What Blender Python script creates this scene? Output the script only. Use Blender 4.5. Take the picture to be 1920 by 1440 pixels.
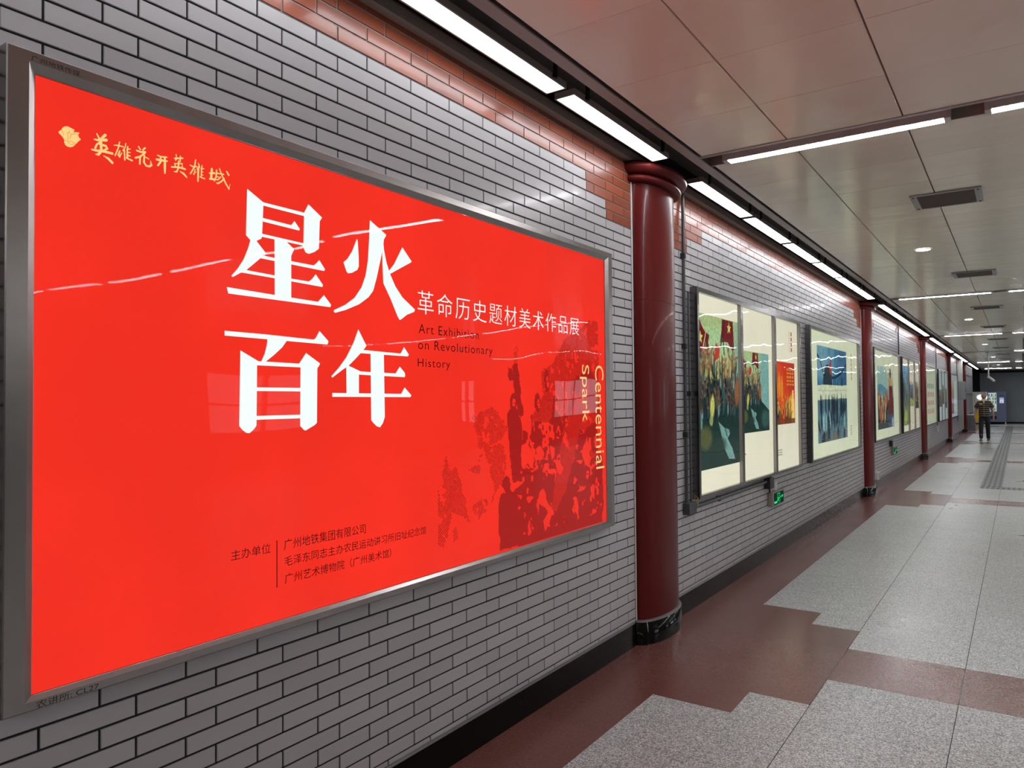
import bpy, bmesh, math, random
import numpy as np
from mathutils import Vector, Matrix

for o in list(bpy.data.objects):
    bpy.data.objects.remove(o)
S = bpy.context.scene
COL = S.collection
random.seed(7)
NP = np.random.RandomState(11)

# ------------------------------------------------------------------ camera
YAW, PITCH, ROLL = 0.604223867, 0.0226891563, -0.00832770472
CAM_X, CAM_H, FOCAL_PX = 2.04, 1.56, 1376.228
fw = Vector((-math.sin(YAW) * math.cos(PITCH), math.cos(YAW) * math.cos(PITCH), math.sin(PITCH)))
r0 = Vector((math.cos(YAW), math.sin(YAW), 0))
u0 = r0.cross(fw)
rt = r0 * math.cos(ROLL) + u0 * math.sin(ROLL)
up = -r0 * math.sin(ROLL) + u0 * math.cos(ROLL)
cd = bpy.data.cameras.new('camera')
cam = bpy.data.objects.new('camera', cd)
COL.objects.link(cam)
cd.sensor_fit = 'HORIZONTAL'
cd.sensor_width = 36.0
cd.lens = 36.0 * FOCAL_PX / 1920.0
cd.clip_start = 0.05
cd.clip_end = 200
cam.matrix_world = Matrix(((rt.x, up.x, -fw.x, CAM_X), (rt.y, up.y, -fw.y, 0.0), (rt.z, up.z, -fw.z, CAM_H), (0, 0, 0, 1)))
S.camera = cam

# ------------------------------------------------------------------ world, exposure, lamp strengths
w = bpy.data.worlds.new('world')
S.world = w
w.use_nodes = True
w.node_tree.nodes['Background'].inputs[0].default_value = (0.5, 0.55, 0.6, 1)
w.node_tree.nodes['Background'].inputs[1].default_value = 0.05
S.view_settings.view_transform = 'Standard'
S.view_settings.look = 'None'
S.view_settings.exposure = 0.0
S.view_settings.gamma = 1.0
S.view_settings.use_curve_mapping = False
STRIP_LIGHT = 13.0      # the panels hung along the wall
CROSS_LIGHT = 68.0      # the tubes in the ceiling slots
DOWN_LIGHT = 14.0
POSTER_LIGHT = 1.05
BOX_LIGHT = 1.0
WINDOW_LIGHT = 4.0

# ------------------------------------------------------------------ helpers
def lin(c):
    out = []
    for v in c[:3]:
        v = v / 255.0
        out.append(v / 12.92 if v <= 0.04045 else ((v + 0.055) / 1.055) ** 2.4)
    return (out[0], out[1], out[2], 1.0)

def node_mat(name):
    m = bpy.data.materials.new(name)
    m.use_nodes = True
    nt = m.node_tree
    return m, nt, nt.nodes['Principled BSDF'], nt.nodes['Material Output']

def plain(name, col, rough=0.5, metal=0.0, coat=0.0, noise=0.0, nscale=20.0, bump=0.0, bscale=60.0, spec=0.5):
    m, nt, p, out = node_mat(name)
    p.inputs['Base Color'].default_value = (*col[:3], 1)
    p.inputs['Roughness'].default_value = rough
    p.inputs['Metallic'].default_value = metal
    p.inputs['Coat Weight'].default_value = coat
    p.inputs['Coat Roughness'].default_value = 0.05
    p.inputs['Specular IOR Level'].default_value = spec
    tc = nt.nodes.new('ShaderNodeTexCoord')
    if noise:
        n = nt.nodes.new('ShaderNodeTexNoise')
        n.inputs['Scale'].default_value = nscale
        n.inputs['Detail'].default_value = 4
        nt.links.new(tc.outputs['Object'], n.inputs['Vector'])
        mr = nt.nodes.new('ShaderNodeMapRange')
        mr.inputs['To Min'].default_value = 1 - noise
        mr.inputs['To Max'].default_value = 1 + noise
        nt.links.new(n.outputs['Fac'], mr.inputs['Value'])
        mx = nt.nodes.new('ShaderNodeVectorMath')
        mx.operation = 'SCALE'
        mx.inputs[0].default_value = col[:3]
        nt.links.new(mr.outputs['Result'], mx.inputs['Scale'])
        nt.links.new(mx.outputs[0], p.inputs['Base Color'])
    if bump:
        n2 = nt.nodes.new('ShaderNodeTexNoise')
        n2.inputs['Scale'].default_value = bscale
        n2.inputs['Detail'].default_value = 2
        nt.links.new(tc.outputs['Object'], n2.inputs['Vector'])
        b = nt.nodes.new('ShaderNodeBump')
        b.inputs['Strength'].default_value = bump
        b.inputs['Distance'].default_value = 0.01
        nt.links.new(n2.outputs['Fac'], b.inputs['Height'])
        nt.links.new(b.outputs['Normal'], p.inputs['Normal'])
    return m

def glow(name, srgb, strength, sample=True, noise=0.0):
    m = bpy.data.materials.new(name)
    m.use_nodes = True
    nt = m.node_tree
    nt.nodes.clear()
    out = nt.nodes.new('ShaderNodeOutputMaterial')
    e = nt.nodes.new('ShaderNodeEmission')
    e.inputs['Color'].default_value = lin(srgb)
    e.inputs['Strength'].default_value = strength
    if noise:
        tc = nt.nodes.new('ShaderNodeTexCoord')
        n = nt.nodes.new('ShaderNodeTexNoise')
        n.inputs['Scale'].default_value = 2.2
        n.inputs['Detail'].default_value = 3
        nt.links.new(tc.outputs['Object'], n.inputs['Vector'])
        mr = nt.nodes.new('ShaderNodeMapRange')
        mr.inputs['From Min'].default_value = 0.3
        mr.inputs['From Max'].default_value = 0.7
        mr.inputs['To Min'].default_value = strength * (1 - noise)
        mr.inputs['To Max'].default_value = strength * (1 + noise)
        nt.links.new(n.outputs['Fac'], mr.inputs['Value'])
        nt.links.new(mr.outputs['Result'], e.inputs['Strength'])
    nt.links.new(e.outputs[0], out.inputs[0])
    if not sample:
        m.cycles.emission_sampling = 'NONE'
    return m

def pane_mat(name, wave, scale, ior=1.45):
    """clear acrylic: what is behind shows through, the room mirrors in it, a little wavy"""
    m = bpy.data.materials.new(name)
    m.use_nodes = True
    nt = m.node_tree
    nt.nodes.clear()
    out = nt.nodes.new('ShaderNodeOutputMaterial')
    tr = nt.nodes.new('ShaderNodeBsdfTransparent')
    gl = nt.nodes.new('ShaderNodeBsdfGlossy')
    gl.inputs['Roughness'].default_value = 0.015
    fr = nt.nodes.new('ShaderNodeFresnel')
    fr.inputs['IOR'].default_value = ior
    geo = nt.nodes.new('ShaderNodeNewGeometry')
    inv = nt.nodes.new('ShaderNodeMath')
    inv.operation = 'SUBTRACT'
    inv.inputs[0].default_value = 1.0
    nt.links.new(geo.outputs['Backfacing'], inv.inputs[1])
    mul = nt.nodes.new('ShaderNodeMath')
    mul.operation = 'MULTIPLY'
    nt.links.new(fr.outputs[0], mul.inputs[0])
    nt.links.new(inv.outputs[0], mul.inputs[1])
    tc = nt.nodes.new('ShaderNodeTexCoord')
    mp = nt.nodes.new('ShaderNodeMapping')
    mp.inputs['Scale'].default_value = (1.0, 1.0, 0.8)
    nt.links.new(tc.outputs['Object'], mp.inputs['Vector'])
    n = nt.nodes.new('ShaderNodeTexNoise')
    n.inputs['Scale'].default_value = scale
    n.inputs['Detail'].default_value = 1.0
    nt.links.new(mp.outputs[0], n.inputs['Vector'])
    b = nt.nodes.new('ShaderNodeBump')
    b.inputs['Strength'].default_value = 1.0
    b.inputs['Distance'].default_value = wave
    nt.links.new(n.outputs['Fac'], b.inputs['Height'])
    nt.links.new(b.outputs['Normal'], gl.inputs['Normal'])
    mix = nt.nodes.new('ShaderNodeMixShader')
    nt.links.new(mul.outputs[0], mix.inputs[0])
    nt.links.new(tr.outputs[0], mix.inputs[1])
    nt.links.new(gl.outputs[0], mix.inputs[2])
    nt.links.new(mix.outputs[0], out.inputs[0])
    return m

def attr_tint(m, name, amount):
    """multiply the base colour by a per-piece random value stored on the mesh"""
    nt = m.node_tree
    p = nt.nodes['Principled BSDF']
    at = nt.nodes.new('ShaderNodeAttribute')
    at.attribute_name = name
    mr = nt.nodes.new('ShaderNodeMapRange')
    mr.inputs['To Min'].default_value = 1 - amount
    mr.inputs['To Max'].default_value = 1 + amount
    nt.links.new(at.outputs['Fac'], mr.inputs['Value'])
    mx = nt.nodes.new('ShaderNodeVectorMath')
    mx.operation = 'SCALE'
    src = p.inputs['Base Color']
    if src.is_linked:
        nt.links.new(src.links[0].from_socket, mx.inputs[0])
    else:
        mx.inputs[0].default_value = src.default_value[:3]
    nt.links.new(mr.outputs['Result'], mx.inputs['Scale'])
    nt.links.new(mx.outputs[0], p.inputs['Base Color'])

class MB:
    """collects faces; build() links them as ONE mesh object"""
    def __init__(self):
        self.v, self.f, self.m, self.a = [], [], [], []
    def face(self, pts, mi=0, a=0.5):
        n = len(self.v)
        self.v += [tuple(p) for p in pts]
        self.f.append(tuple(range(n, n + len(pts))))
        self.m.append(mi)
        self.a.append(a)
    def box(self, x0, x1, y0, y1, z0, z1, mi=0, a=0.5):
        n = len(self.v)
        self.v += [(x0, y0, z0), (x1, y0, z0), (x1, y1, z0), (x0, y1, z0), (x0, y0, z1), (x1, y0, z1), (x1, y1, z1), (x0, y1, z1)]
        for q in ((0, 3, 2, 1), (4, 5, 6, 7), (0, 1, 5, 4), (1, 2, 6, 5), (2, 3, 7, 6), (3, 0, 4, 7)):
            self.f.append(tuple(n + i for i in q))
            self.m.append(mi)
            self.a.append(a)
    def loft(self, rings, mi=0, closed=True, cap=True):
        n = len(self.v)
        k = len(rings[0])
        for r in rings:
            self.v += [tuple(p) for p in r]
        for i in range(len(rings) - 1):
            for j in range(k if closed else k - 1):
                a, b = n + i * k + j, n + i * k + (j + 1) % k
                self.f.append((a, b, b + k, a + k))
                self.m.append(mi)
                self.a.append(0.5)
        if cap:
            self.f.append(tuple(n + j for j in reversed(range(k))))
            self.f.append(tuple(n + (len(rings) - 1) * k + j for j in range(k)))
            self.m += [mi, mi]
            self.a += [0.5, 0.5]
    def tube(self, pts, r, seg=12, mi=0):
        pts = [Vector(p) for p in pts]
        rings = []
        for i, p in enumerate(pts):
            d = (pts[min(i + 1, len(pts) - 1)] - pts[max(i - 1, 0)]).normalized()
            h = Vector((0, 0, 1)) if abs(d.z) < 0.9 else Vector((1, 0, 0))
            a = d.cross(h).normalized()
            b = a.cross(d)
            rr = r[i] if isinstance(r, (list, tuple)) else r
            rings.append([p + (a * math.cos(t) + b * math.sin(t)) * rr for t in [2 * math.pi * j / seg for j in range(seg)]])
        self.loft(rings, mi)
    def build(self, name, mats, parent=None, smooth=False, attr=None, bevel=0.0):
        me = bpy.data.meshes.new(name)
        me.from_pydata(self.v, [], self.f)
        if not isinstance(mats, (list, tuple)):
            mats = [mats]
        for m in mats:
            me.materials.append(m)
        me.polygons.foreach_set('material_index', self.m)
        if attr:
            at = me.attributes.new(attr, 'FLOAT', 'FACE')
            at.data.foreach_set('value', self.a)
        me.validate()
        bm = bmesh.new()
        bm.from_mesh(me)
        if smooth or bevel:
            bmesh.ops.remove_doubles(bm, verts=bm.verts, dist=0.00005)
        if smooth is not None:
            pass
        if bevel:
            bmesh.ops.recalc_face_normals(bm, faces=bm.faces)
            es = [e for e in bm.edges if len(e.link_faces) == 2 and e.calc_face_angle(0) > 0.6]
            bmesh.ops.bevel(bm, geom=es, offset=bevel, segments=2, profile=0.6, affect='EDGES', clamp_overlap=True)
        if smooth:
            bmesh.ops.recalc_face_normals(bm, faces=bm.faces)
            for f in bm.faces:
                f.smooth = True
            for e in bm.edges:
                if len(e.link_faces) == 2 and e.calc_face_angle(0) > 0.7:
                    e.smooth = False
        bm.to_mesh(me)
        bm.free()
        ob = bpy.data.objects.new(name, me)
        COL.objects.link(ob)
        if parent:
            ob.parent = parent
            ob.matrix_parent_inverse = Matrix.Translation(-Vector(parent.location)) if parent.type == 'EMPTY' and parent.get('label') else Matrix.Identity(4)
        return ob

def tag(o, label, cat, group=None):
    o['label'] = label
    o['category'] = cat
    if group:
        o['group'] = group
    return o

def thing(name, label, cat, loc, group=None):
    o = bpy.data.objects.new(name, None)
    o.empty_display_size = 0.1
    o.location = loc
    COL.objects.link(o)
    return tag(o, label, cat, group)

def struct(o):
    o['kind'] = 'structure'
    return o

def copy_thing(root, delta, label, group=None):
    """a copy of a thing, its parts and their sub-parts, moved by delta; copies share mesh data"""
    r = root.copy()
    COL.objects.link(r)
    r.location = Vector(root.location) + Vector(delta)
    tag(r, label, root['category'], group or root.get('group'))
    for c in root.children:
        k = c.copy()
        COL.objects.link(k)
        k.parent = r
        k.matrix_parent_inverse = c.matrix_parent_inverse.copy()
        for g in c.children:
            j = g.copy()
            COL.objects.link(j)
            j.parent = k
            j.matrix_parent_inverse = g.matrix_parent_inverse.copy()
    return r

def flat_polys(name, polys, x, mat, parent, thick=0.0):
    """printed outlines lying on a vertical sheet at depth x: polys are lists of (y, z)"""
    bm = bmesh.new()
    for p in polys:
        vs = [bm.verts.new((x, y, z)) for y, z in p]
        try:
            bm.faces.new(vs)
        except ValueError:
            pass
    bm.normal_update()
    for f in bm.faces:
        if f.normal.x < 0:
            f.normal_flip()
    bmesh.ops.triangulate(bm, faces=bm.faces)
    me = bpy.data.meshes.new(name)
    bm.to_mesh(me)
    bm.free()
    me.materials.append(mat)
    ob = bpy.data.objects.new(name, me)
    COL.objects.link(ob)
    ob.parent = parent
    ob.matrix_parent_inverse = Matrix.Translation(-Vector(parent.location))
    return ob

def brush(strokes):
    """brush strokes with a width at every point -> outlines"""
    out = []
    for st in strokes:
        pts = [Vector((a, b)) for a, b, c in st]
        ws = [c for a, b, c in st]
        L, R = [], []
        for i, p in enumerate(pts):
            d = pts[min(i + 1, len(pts) - 1)] - pts[max(i - 1, 0)]
            d.normalize()
            n = Vector((-d.y, d.x))
            L.append(tuple(p + n * ws[i] / 2))
            R.append(tuple(p - n * ws[i] / 2))
        for i in range(len(pts) - 1):
            out.append([L[i], L[i + 1], R[i + 1], R[i]])
        for i, p in enumerate(pts):
            out.append([(p.x + ws[i] / 2 * math.cos(t), p.y + ws[i] / 2 * math.sin(t)) for t in [k * math.pi / 5 for k in range(10)]])
    return out

def lettering(name, body, y0, y1, z0, z1, x, mat, parent, turn=False, fat=0.0, space=1.0):
    """text filled into the box y0..y1, z0..z1 on a sheet at depth x; turn: reads downwards"""
    c = bpy.data.curves.new('text', 'FONT')
    c.body = body
    c.offset = fat
    c.space_character = space
    c.resolution_u = 4
    o = bpy.data.objects.new('text', c)
    COL.objects.link(o)
    bpy.context.view_layer.update()
    me = bpy.data.meshes.new_from_object(o)
    bpy.data.objects.remove(o)
    bpy.data.curves.remove(c)
    co = np.array([v.co[:] for v in me.vertices])
    a, b = co.min(0), co.max(0)
    for v in me.vertices:
        u = (v.co.x - a[0]) / (b[0] - a[0])
        t = (v.co.y - a[1]) / (b[1] - a[1])
        if turn:
            v.co = (x, y0 + (y1 - y0) * t, z1 + (z0 - z1) * u)
        else:
            v.co = (x, y0 + (y1 - y0) * u, z0 + (z1 - z0) * t)
    me.materials.clear()
    me.materials.append(mat)
    me.name = name
    ob = bpy.data.objects.new(name, me)
    COL.objects.link(ob)
    ob.parent = parent
    ob.matrix_parent_inverse = Matrix.Translation(-Vector(parent.location))
    return ob

class Canvas:
    """a small painter: polygons, dabs and strokes laid on a grid, then turned into a printed sheet"""
    def __init__(self, w, h, top, bottom):
        self.w, self.h = w, h
        self.U, self.V = np.meshgrid((np.arange(w) + 0.5) / w, (np.arange(h) + 0.5) / h)
        t = self.V[..., None]
        self.c = np.array(top, float) * (1 - t) + np.array(bottom, float) * t
    def put(self, mask, col, alpha=1.0):
        a = (mask * alpha)[..., None]
        self.c = self.c * (1 - a) + np.array(col, float) * a
    def poly(self, pts, col, alpha=1.0):
        ins = np.zeros_like(self.U, bool)
        n = len(pts)
        for i in range(n):
            x1, y1 = pts[i]
            x2, y2 = pts[(i + 1) % n]
            if y1 == y2:
                continue
            k = (y1 > self.V) != (y2 > self.V)
            ins ^= k & (self.U < (x2 - x1) * (self.V - y1) / (y2 - y1) + x1)
        self.put(ins.astype(float), col, alpha)
    def dab(self, u, v, ru, rv, col, alpha=1.0, ang=0.0):
        du, dv = (self.U - u), (self.V - v)
        c, s = math.cos(ang), math.sin(ang)
        d = ((du * c + dv * s) / ru) ** 2 + ((-du * s + dv * c) / rv) ** 2
        self.put(np.clip(1.6 - 1.2 * d, 0, 1), col, alpha)
    def line(self, a, b, wd, col, alpha=1.0):
        ax, ay = a
        bx, by = b
        asp = self.w / self.h
        px, py = (self.U - ax) * asp, self.V - ay
        dx, dy = (bx - ax) * asp, by - ay
        t = np.clip((px * dx + py * dy) / (dx * dx + dy * dy + 1e-9), 0, 1)
        d = np.hypot(px - t * dx, py - t * dy)
        self.put(np.clip(1.5 - d / wd, 0, 1), col, alpha)
    def star(self, u, v, r, col):
        asp = self.h / self.w
        self.poly([(u + (r if k % 2 == 0 else r * 0.42) * asp * math.sin(k * math.pi / 5), v - (r if k % 2 == 0 else r * 0.42) * math.cos(k * math.pi / 5)) for k in range(10)], col)
    def grain(self, amt, seed=0):
        rs = np.random.RandomState(seed)
        big = rs.normal(0, 1, (self.h // 4 + 2, self.w // 3 + 2))
        big = np.kron(big, np.ones((4, 3)))[:self.h, :self.w]
        fine = rs.normal(0, 1, (self.h, self.w))
        self.c = np.clip(self.c * (1 + 0.55 * amt * (0.5 * big + 0.5 * fine))[..., None], 4, 255)
    def crowd(self, u0, u1, v0, v1, n, cols, seed, size=0.05, head=(170, 125, 90)):
        rs = np.random.RandomState(seed)
        for i in range(n):
            v = v0 + (v1 - v0) * (i + 0.5) / n
            u = u0 + (u1 - u0) * rs.rand()
            s = size * (0.7 + 0.7 * rs.rand())
            asp = self.h / self.w
            col = np.array(cols[rs.randint(len(cols))]) * (0.75 + 0.5 * rs.rand())
            self.dab(u, v, s * 0.36 * asp, s * 1.2, col, 0.95, rs.normal(0, 0.2))
            self.dab(u - s * 0.12 * asp, v, s * 0.10 * asp, s * 0.9, col * 1.35, 0.6)
            self.dab(u + rs.normal(0, 0.006), v - s * 1.35, s * 0.2 * asp, s * 0.26, np.array(head) * (0.6 + 0.6 * rs.rand()))
            if rs.rand() < 0.55:
                self.line((u, v - s * 0.6), (u + rs.normal(0, s) * asp, v - s * (0.6 + rs.rand() * 1.6)), 0.008, np.array(head) * 0.8, 0.9)
            self.dab(u, v + s * 1.4, s * 0.32 * asp, s * 0.8, np.array((30, 42, 45)) * (0.6 + 0.7 * rs.rand()), 0.85)
    def sheet(self, name, y0, y1, z0, z1, x, mat, parent):
        w, h = self.w, self.h
        ys = np.linspace(y0, y1, w + 1)
        zs = np.linspace(z1, z0, h + 1)
        co = np.zeros(((w + 1) * (h + 1), 3))
        co[:, 0] = x
        co[:, 1] = np.tile(ys, h + 1)
        co[:, 2] = np.repeat(zs, w + 1)
        i, j = np.meshgrid(np.arange(w), np.arange(h))
        b = (j * (w + 1) + i).ravel()
        F = np.stack([b, b + w + 1, b + w + 2, b + 1], 1)
        me = bpy.data.meshes.new(name)
        me.from_pydata(co.tolist(), [], F.tolist())
        s = np.clip(self.c, 0, 255) / 255.0
        l = np.where(s <= 0.04045, s / 12.92, ((s + 0.055) / 1.055) ** 2.4).reshape(-1, 3)
        at = me.attributes.new('paint', 'FLOAT_COLOR', 'FACE')
        at.data.foreach_set('color', np.concatenate([l, np.ones((len(l), 1))], 1).ravel())
        me.materials.append(mat)
        ob = bpy.data.objects.new(name, me)
        COL.objects.link(ob)
        ob.parent = parent
        ob.matrix_parent_inverse = Matrix.Translation(-Vector(parent.location))
        return ob

def paint_mat(name, strength):
    m = glow(name, (255, 255, 255), strength, sample=False)
    nt = m.node_tree
    at = nt.nodes.new('ShaderNodeAttribute')
    at.attribute_name = 'paint'
    nt.links.new(at.outputs['Color'], [n for n in nt.nodes if n.type == 'EMISSION'][0].inputs['Color'])
    return m

# ------------------------------------------------------------------ materials
M = {}
M['tile'] = plain('glazed_grey_tile', (0.455, 0.435, 0.45), 0.30, coat=0.08, spec=0.35)
attr_tint(M['tile'], 'rnd', 0.07)
M['orange'] = plain('glazed_orange_tile', (0.27, 0.062, 0.028), 0.30, noise=0.12, nscale=9, coat=0.10, spec=0.35)
attr_tint(M['orange'], 'rnd', 0.16)
M['grout'] = plain('dark_grout', (0.013, 0.012, 0.014), 0.9)
M['grout_light'] = plain('pale_grout', (0.26, 0.24, 0.22), 0.9)
M['column_red'] = plain('dark_red_enamel', (0.105, 0.0115, 0.0105), 0.30, coat=0.06, spec=0.08)
M['black_granite'] = plain('black_granite', (0.006, 0.0055, 0.005), 0.08, noise=0.3, nscale=160, spec=0.12)
M['stone_edge'] = plain('grey_granite_edge', (0.10, 0.095, 0.09), 0.4)
M['steel'] = plain('brushed_steel', (0.33, 0.305, 0.295), 0.28, metal=1.0, noise=0.10, nscale=14)
M['steel_dark'] = plain('dark_brushed_steel', (0.17, 0.17, 0.165), 0.22, metal=1.0, noise=0.10, nscale=10)
M['trim_paint'] = plain('taupe_trim_paint', (0.30, 0.27, 0.245), 0.35)
M['trough'] = plain('dark_trough_paint', (0.16, 0.15, 0.145), 0.6)
M['white_metal'] = plain('white_painted_metal', (0.62, 0.62, 0.60), 0.4)
M['grey_metal'] = plain('grey_painted_metal', (0.33, 0.34, 0.34), 0.4)
M['black_plastic'] = plain('black_plastic', (0.012, 0.012, 0.014), 0.45)
M['pipe'] = plain('dark_grey_conduit', (0.055, 0.058, 0.064), 0.4)
M['slat'] = plain('dark_slat', (0.13, 0.105, 0.095), 0.5)
M['shutter'] = plain('dark_shutter_metal', (0.24, 0.26, 0.29), 0.45, metal=0.2)
M['black_void'] = plain('black_paint', (0.006, 0.006, 0.007), 0.8)
M['strip'] = glow('panel_light_diffuser', (250, 252, 255), STRIP_LIGHT)
M['cross'] = glow('tube_light_diffuser', (252, 252, 255), CROSS_LIGHT)
M['down'] = glow('downlight_lens', (255, 253, 245), DOWN_LIGHT)
M['off'] = plain('unlit_diffuser', (0.30, 0.30, 0.28), 0.4)
M['poster'] = glow('backlit_red_print', (239, 48, 34), POSTER_LIGHT, noise=0.05)
M['poster_white'] = glow('backlit_white_print', (240, 255, 250), POSTER_LIGHT, False)
M['poster_gold'] = glow('backlit_gold_print', (250, 208, 132), POSTER_LIGHT, False)
M['poster_ink'] = glow('backlit_dark_ink', (62, 12, 14), POSTER_LIGHT, False)
M['poster_dark'] = glow('backlit_dark_red_ink', (163, 30, 27), POSTER_LIGHT, False)
M['poster_dots'] = glow('backlit_halftone_ink', (140, 22, 20), POSTER_LIGHT, False)
M['cream_sheet'] = glow('backlit_cream_sheet', (238, 234, 208), BOX_LIGHT, noise=0.04)
M['pale_sheet'] = glow('backlit_pale_green_sheet', (226, 234, 200), BOX_LIGHT, noise=0.04)
M['ice_sheet'] = glow('backlit_pale_blue_sheet', (205, 226, 226), BOX_LIGHT, noise=0.04)
M['red_ink'] = glow('backlit_red_ink', (196, 92, 72), BOX_LIGHT, False)
M['grey_ink'] = glow('backlit_grey_ink', (140, 134, 120), BOX_LIGHT, False)
M['paint'] = paint_mat('backlit_painting', BOX_LIGHT)
M['acrylic'] = pane_mat('clear_wavy_acrylic', 0.010, 1.3, 1.2)
M['pane'] = pane_mat('clear_glass', 0.006, 2.5, 1.25)

def granite(name, dark, light, rough, scale, contrast):
    m, nt, p, out = node_mat(name)
    tc = nt.nodes.new('ShaderNodeTexCoord')
    n = nt.nodes.new('ShaderNodeTexVoronoi')
    n.inputs['Scale'].default_value = scale
    nt.links.new(tc.outputs['Object'], n.inputs['Vector'])
    sc = nt.nodes.new('ShaderNodeSeparateColor')
    nt.links.new(n.outputs['Color'], sc.inputs[0])
    cr = nt.nodes.new('ShaderNodeValToRGB')
    cr.color_ramp.elements[0].position = 0.0
    cr.color_ramp.elements[0].color = (*dark, 1)
    cr.color_ramp.elements[1].position = 1.0
    cr.color_ramp.elements[1].color = (*light, 1)
    mid = cr.color_ramp.elements.new(0.45)
    mid.color = (*[d + (l - d) * contrast for d, l in zip(dark, light)], 1)
    nt.links.new(sc.outputs[0], cr.inputs[0])
    nt.links.new(cr.outputs[0], p.inputs['Base Color'])
    n2 = nt.nodes.new('ShaderNodeTexNoise')
    n2.inputs['Scale'].default_value = 1.3
    n2.inputs['Detail'].default_value = 5
    nt.links.new(tc.outputs['Object'], n2.inputs['Vector'])
    mr = nt.nodes.new('ShaderNodeMapRange')
    mr.inputs['To Min'].default_value = rough * 0.7
    mr.inputs['To Max'].default_value = rough * 1.35
    nt.links.new(n2.outputs['Fac'], mr.inputs['Value'])
    nt.links.new(mr.outputs[0], p.inputs['Roughness'])
    attr_tint(m, 'rnd', 0.045)
    return m
M['granite_grey'] = granite('grey_granite', (0.10, 0.105, 0.11), (0.64, 0.65, 0.635), 0.30, 190, 0.38)
M['granite_red'] = granite('red_granite', (0.112, 0.041, 0.034), (0.150, 0.059, 0.050), 0.23, 170, 0.5)

def ceiling_mat():
    m, nt, p, out = node_mat('cream_ceiling_enamel')
    p.inputs['Base Color'].default_value = (0.87, 0.81, 0.68, 1)
    p.inputs['Roughness'].default_value = 0.17
    tc = nt.nodes.new('ShaderNodeTexCoord')
    n = nt.nodes.new('ShaderNodeTexNoise')
    n.inputs['Scale'].default_value = 1.0
    n.inputs['Detail'].default_value = 1.5
    mp = nt.nodes.new('ShaderNodeMapping')
    mp.inputs['Scale'].default_value = (0.9, 4.2, 1.0)
    nt.links.new(tc.outputs['Object'], mp.inputs['Vector'])
    nt.links.new(mp.outputs[0], n.inputs['Vector'])
    b = nt.nodes.new('ShaderNodeBump')
    b.inputs['Distance'].default_value = 0.013
    b.inputs['Strength'].default_value = 0.6
    nt.links.new(n.outputs['Fac'], b.inputs['Height'])
    nt.links.new(b.outputs['Normal'], p.inputs['Normal'])
    attr_tint(m, 'rnd', 0.03)
    return m
M['ceiling'] = ceiling_mat()
BIG_STAR=[[(1.425,2.2368),(1.4859,2.2067),(1.4805,2.0967),(1.4779,2.0879),(1.4594,2.0772),(1.4369,2.0762),(1.4207,2.0885)],[(1.4837,2.207),(1.6496,2.2073),(1.6515,2.1957),(1.4837,2.1964)],[(1.6681,2.2402),(1.728,2.2063),(1.7176,2.1907),(1.7137,2.0948),(1.6956,2.0808),(1.6702,2.0694),(1.6552,2.0722),(1.6463,2.0888),(1.6496,2.2073)],[(1.4837,2.1559),(1.5958,2.1541),(1.6088,2.1704),(1.6316,2.1479),(1.6282,2.1421),(1.4837,2.1445)],[(1.4796,2.1041),(1.6463,2.1019),(1.6478,2.0942),(1.4796,2.0943)],[(1.4369,2.0762),(1.4594,2.0772),(1.4956,2.0433),(1.4902,2.0372),(1.4778,2.0344),(1.4747,2.0241),(1.4228,1.9791),(1.4038,1.9684),(1.3727,1.9495),(1.3687,1.9533),(1.3913,1.979),(1.4122,2.0107),(1.4292,2.0504)],[(1.4747,2.0347),(1.5286,2.0333),(1.5286,2.0233),(1.4747,2.0241)],[(1.5287,2.0958),(1.5776,2.094),(1.6062,2.0761),(1.6038,2.0678),(1.5956,2.0508),(1.5953,1.9078),(1.5294,1.912)],[(1.5955,2.0331),(1.6904,2.0326),(1.7016,2.0412),(1.7151,2.055),(1.7406,2.0265),(1.7369,2.0198),(1.5955,2.0222)],[(1.4186,1.9785),(1.5295,1.9759),(1.5295,1.9668),(1.4038,1.9684)],[(1.5954,1.9744),(1.669,1.9741),(1.6826,1.9839),(1.6995,2.0031),(1.7315,1.9699),(1.7288,1.9626),(1.5954,1.9653)],[(1.3524,1.9163),(1.5294,1.912),(1.7095,1.9086),(1.7356,1.9351),(1.7683,1.9041),(1.7645,1.8955),(1.3577,1.8971)]]
BIG_FIRE=[[(1.8918,2.1603),(1.8964,2.1546),(1.9008,2.0948),(1.9012,2.0603),(1.8942,2.0463),(1.8682,2.0319),(1.8484,2.027),(1.84,2.0343),(1.8267,2.0641),(1.8458,2.0798),(1.8686,2.1111)],[(1.9584,2.243),(2.0447,2.2032),(2.0422,2.1969),(2.032,2.1829),(2.0274,2.1506),(2.0114,2.0943),(1.9925,2.0292),(1.9739,1.9782),(1.9496,1.9512),(1.9023,1.9201),(1.8338,1.8918),(1.787,1.8777),(1.78,1.8812),(1.7811,1.8867),(1.8339,1.9109),(1.8793,1.9412),(1.9143,1.9841),(1.9351,2.0303),(1.9474,2.0889),(1.9538,2.1646)],[(2.0276,2.1776),(2.0336,2.1381),(2.046,2.095),(2.0648,2.0547),(2.0936,2.0107),(2.1329,1.9717),(2.206,1.9303),(2.2018,1.9205),(2.1593,1.9048),(2.1256,1.8833),(2.117,1.8803),(2.1059,1.8931),(2.0674,1.9576),(2.0284,2.0138),(2.0239,2.0872),(2.0229,2.1364)],[(2.1343,2.1699),(2.1882,2.122),(2.1826,2.1165),(2.1204,2.0841),(2.0648,2.0547),(2.0585,2.0652),(2.0877,2.0967)]]
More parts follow.
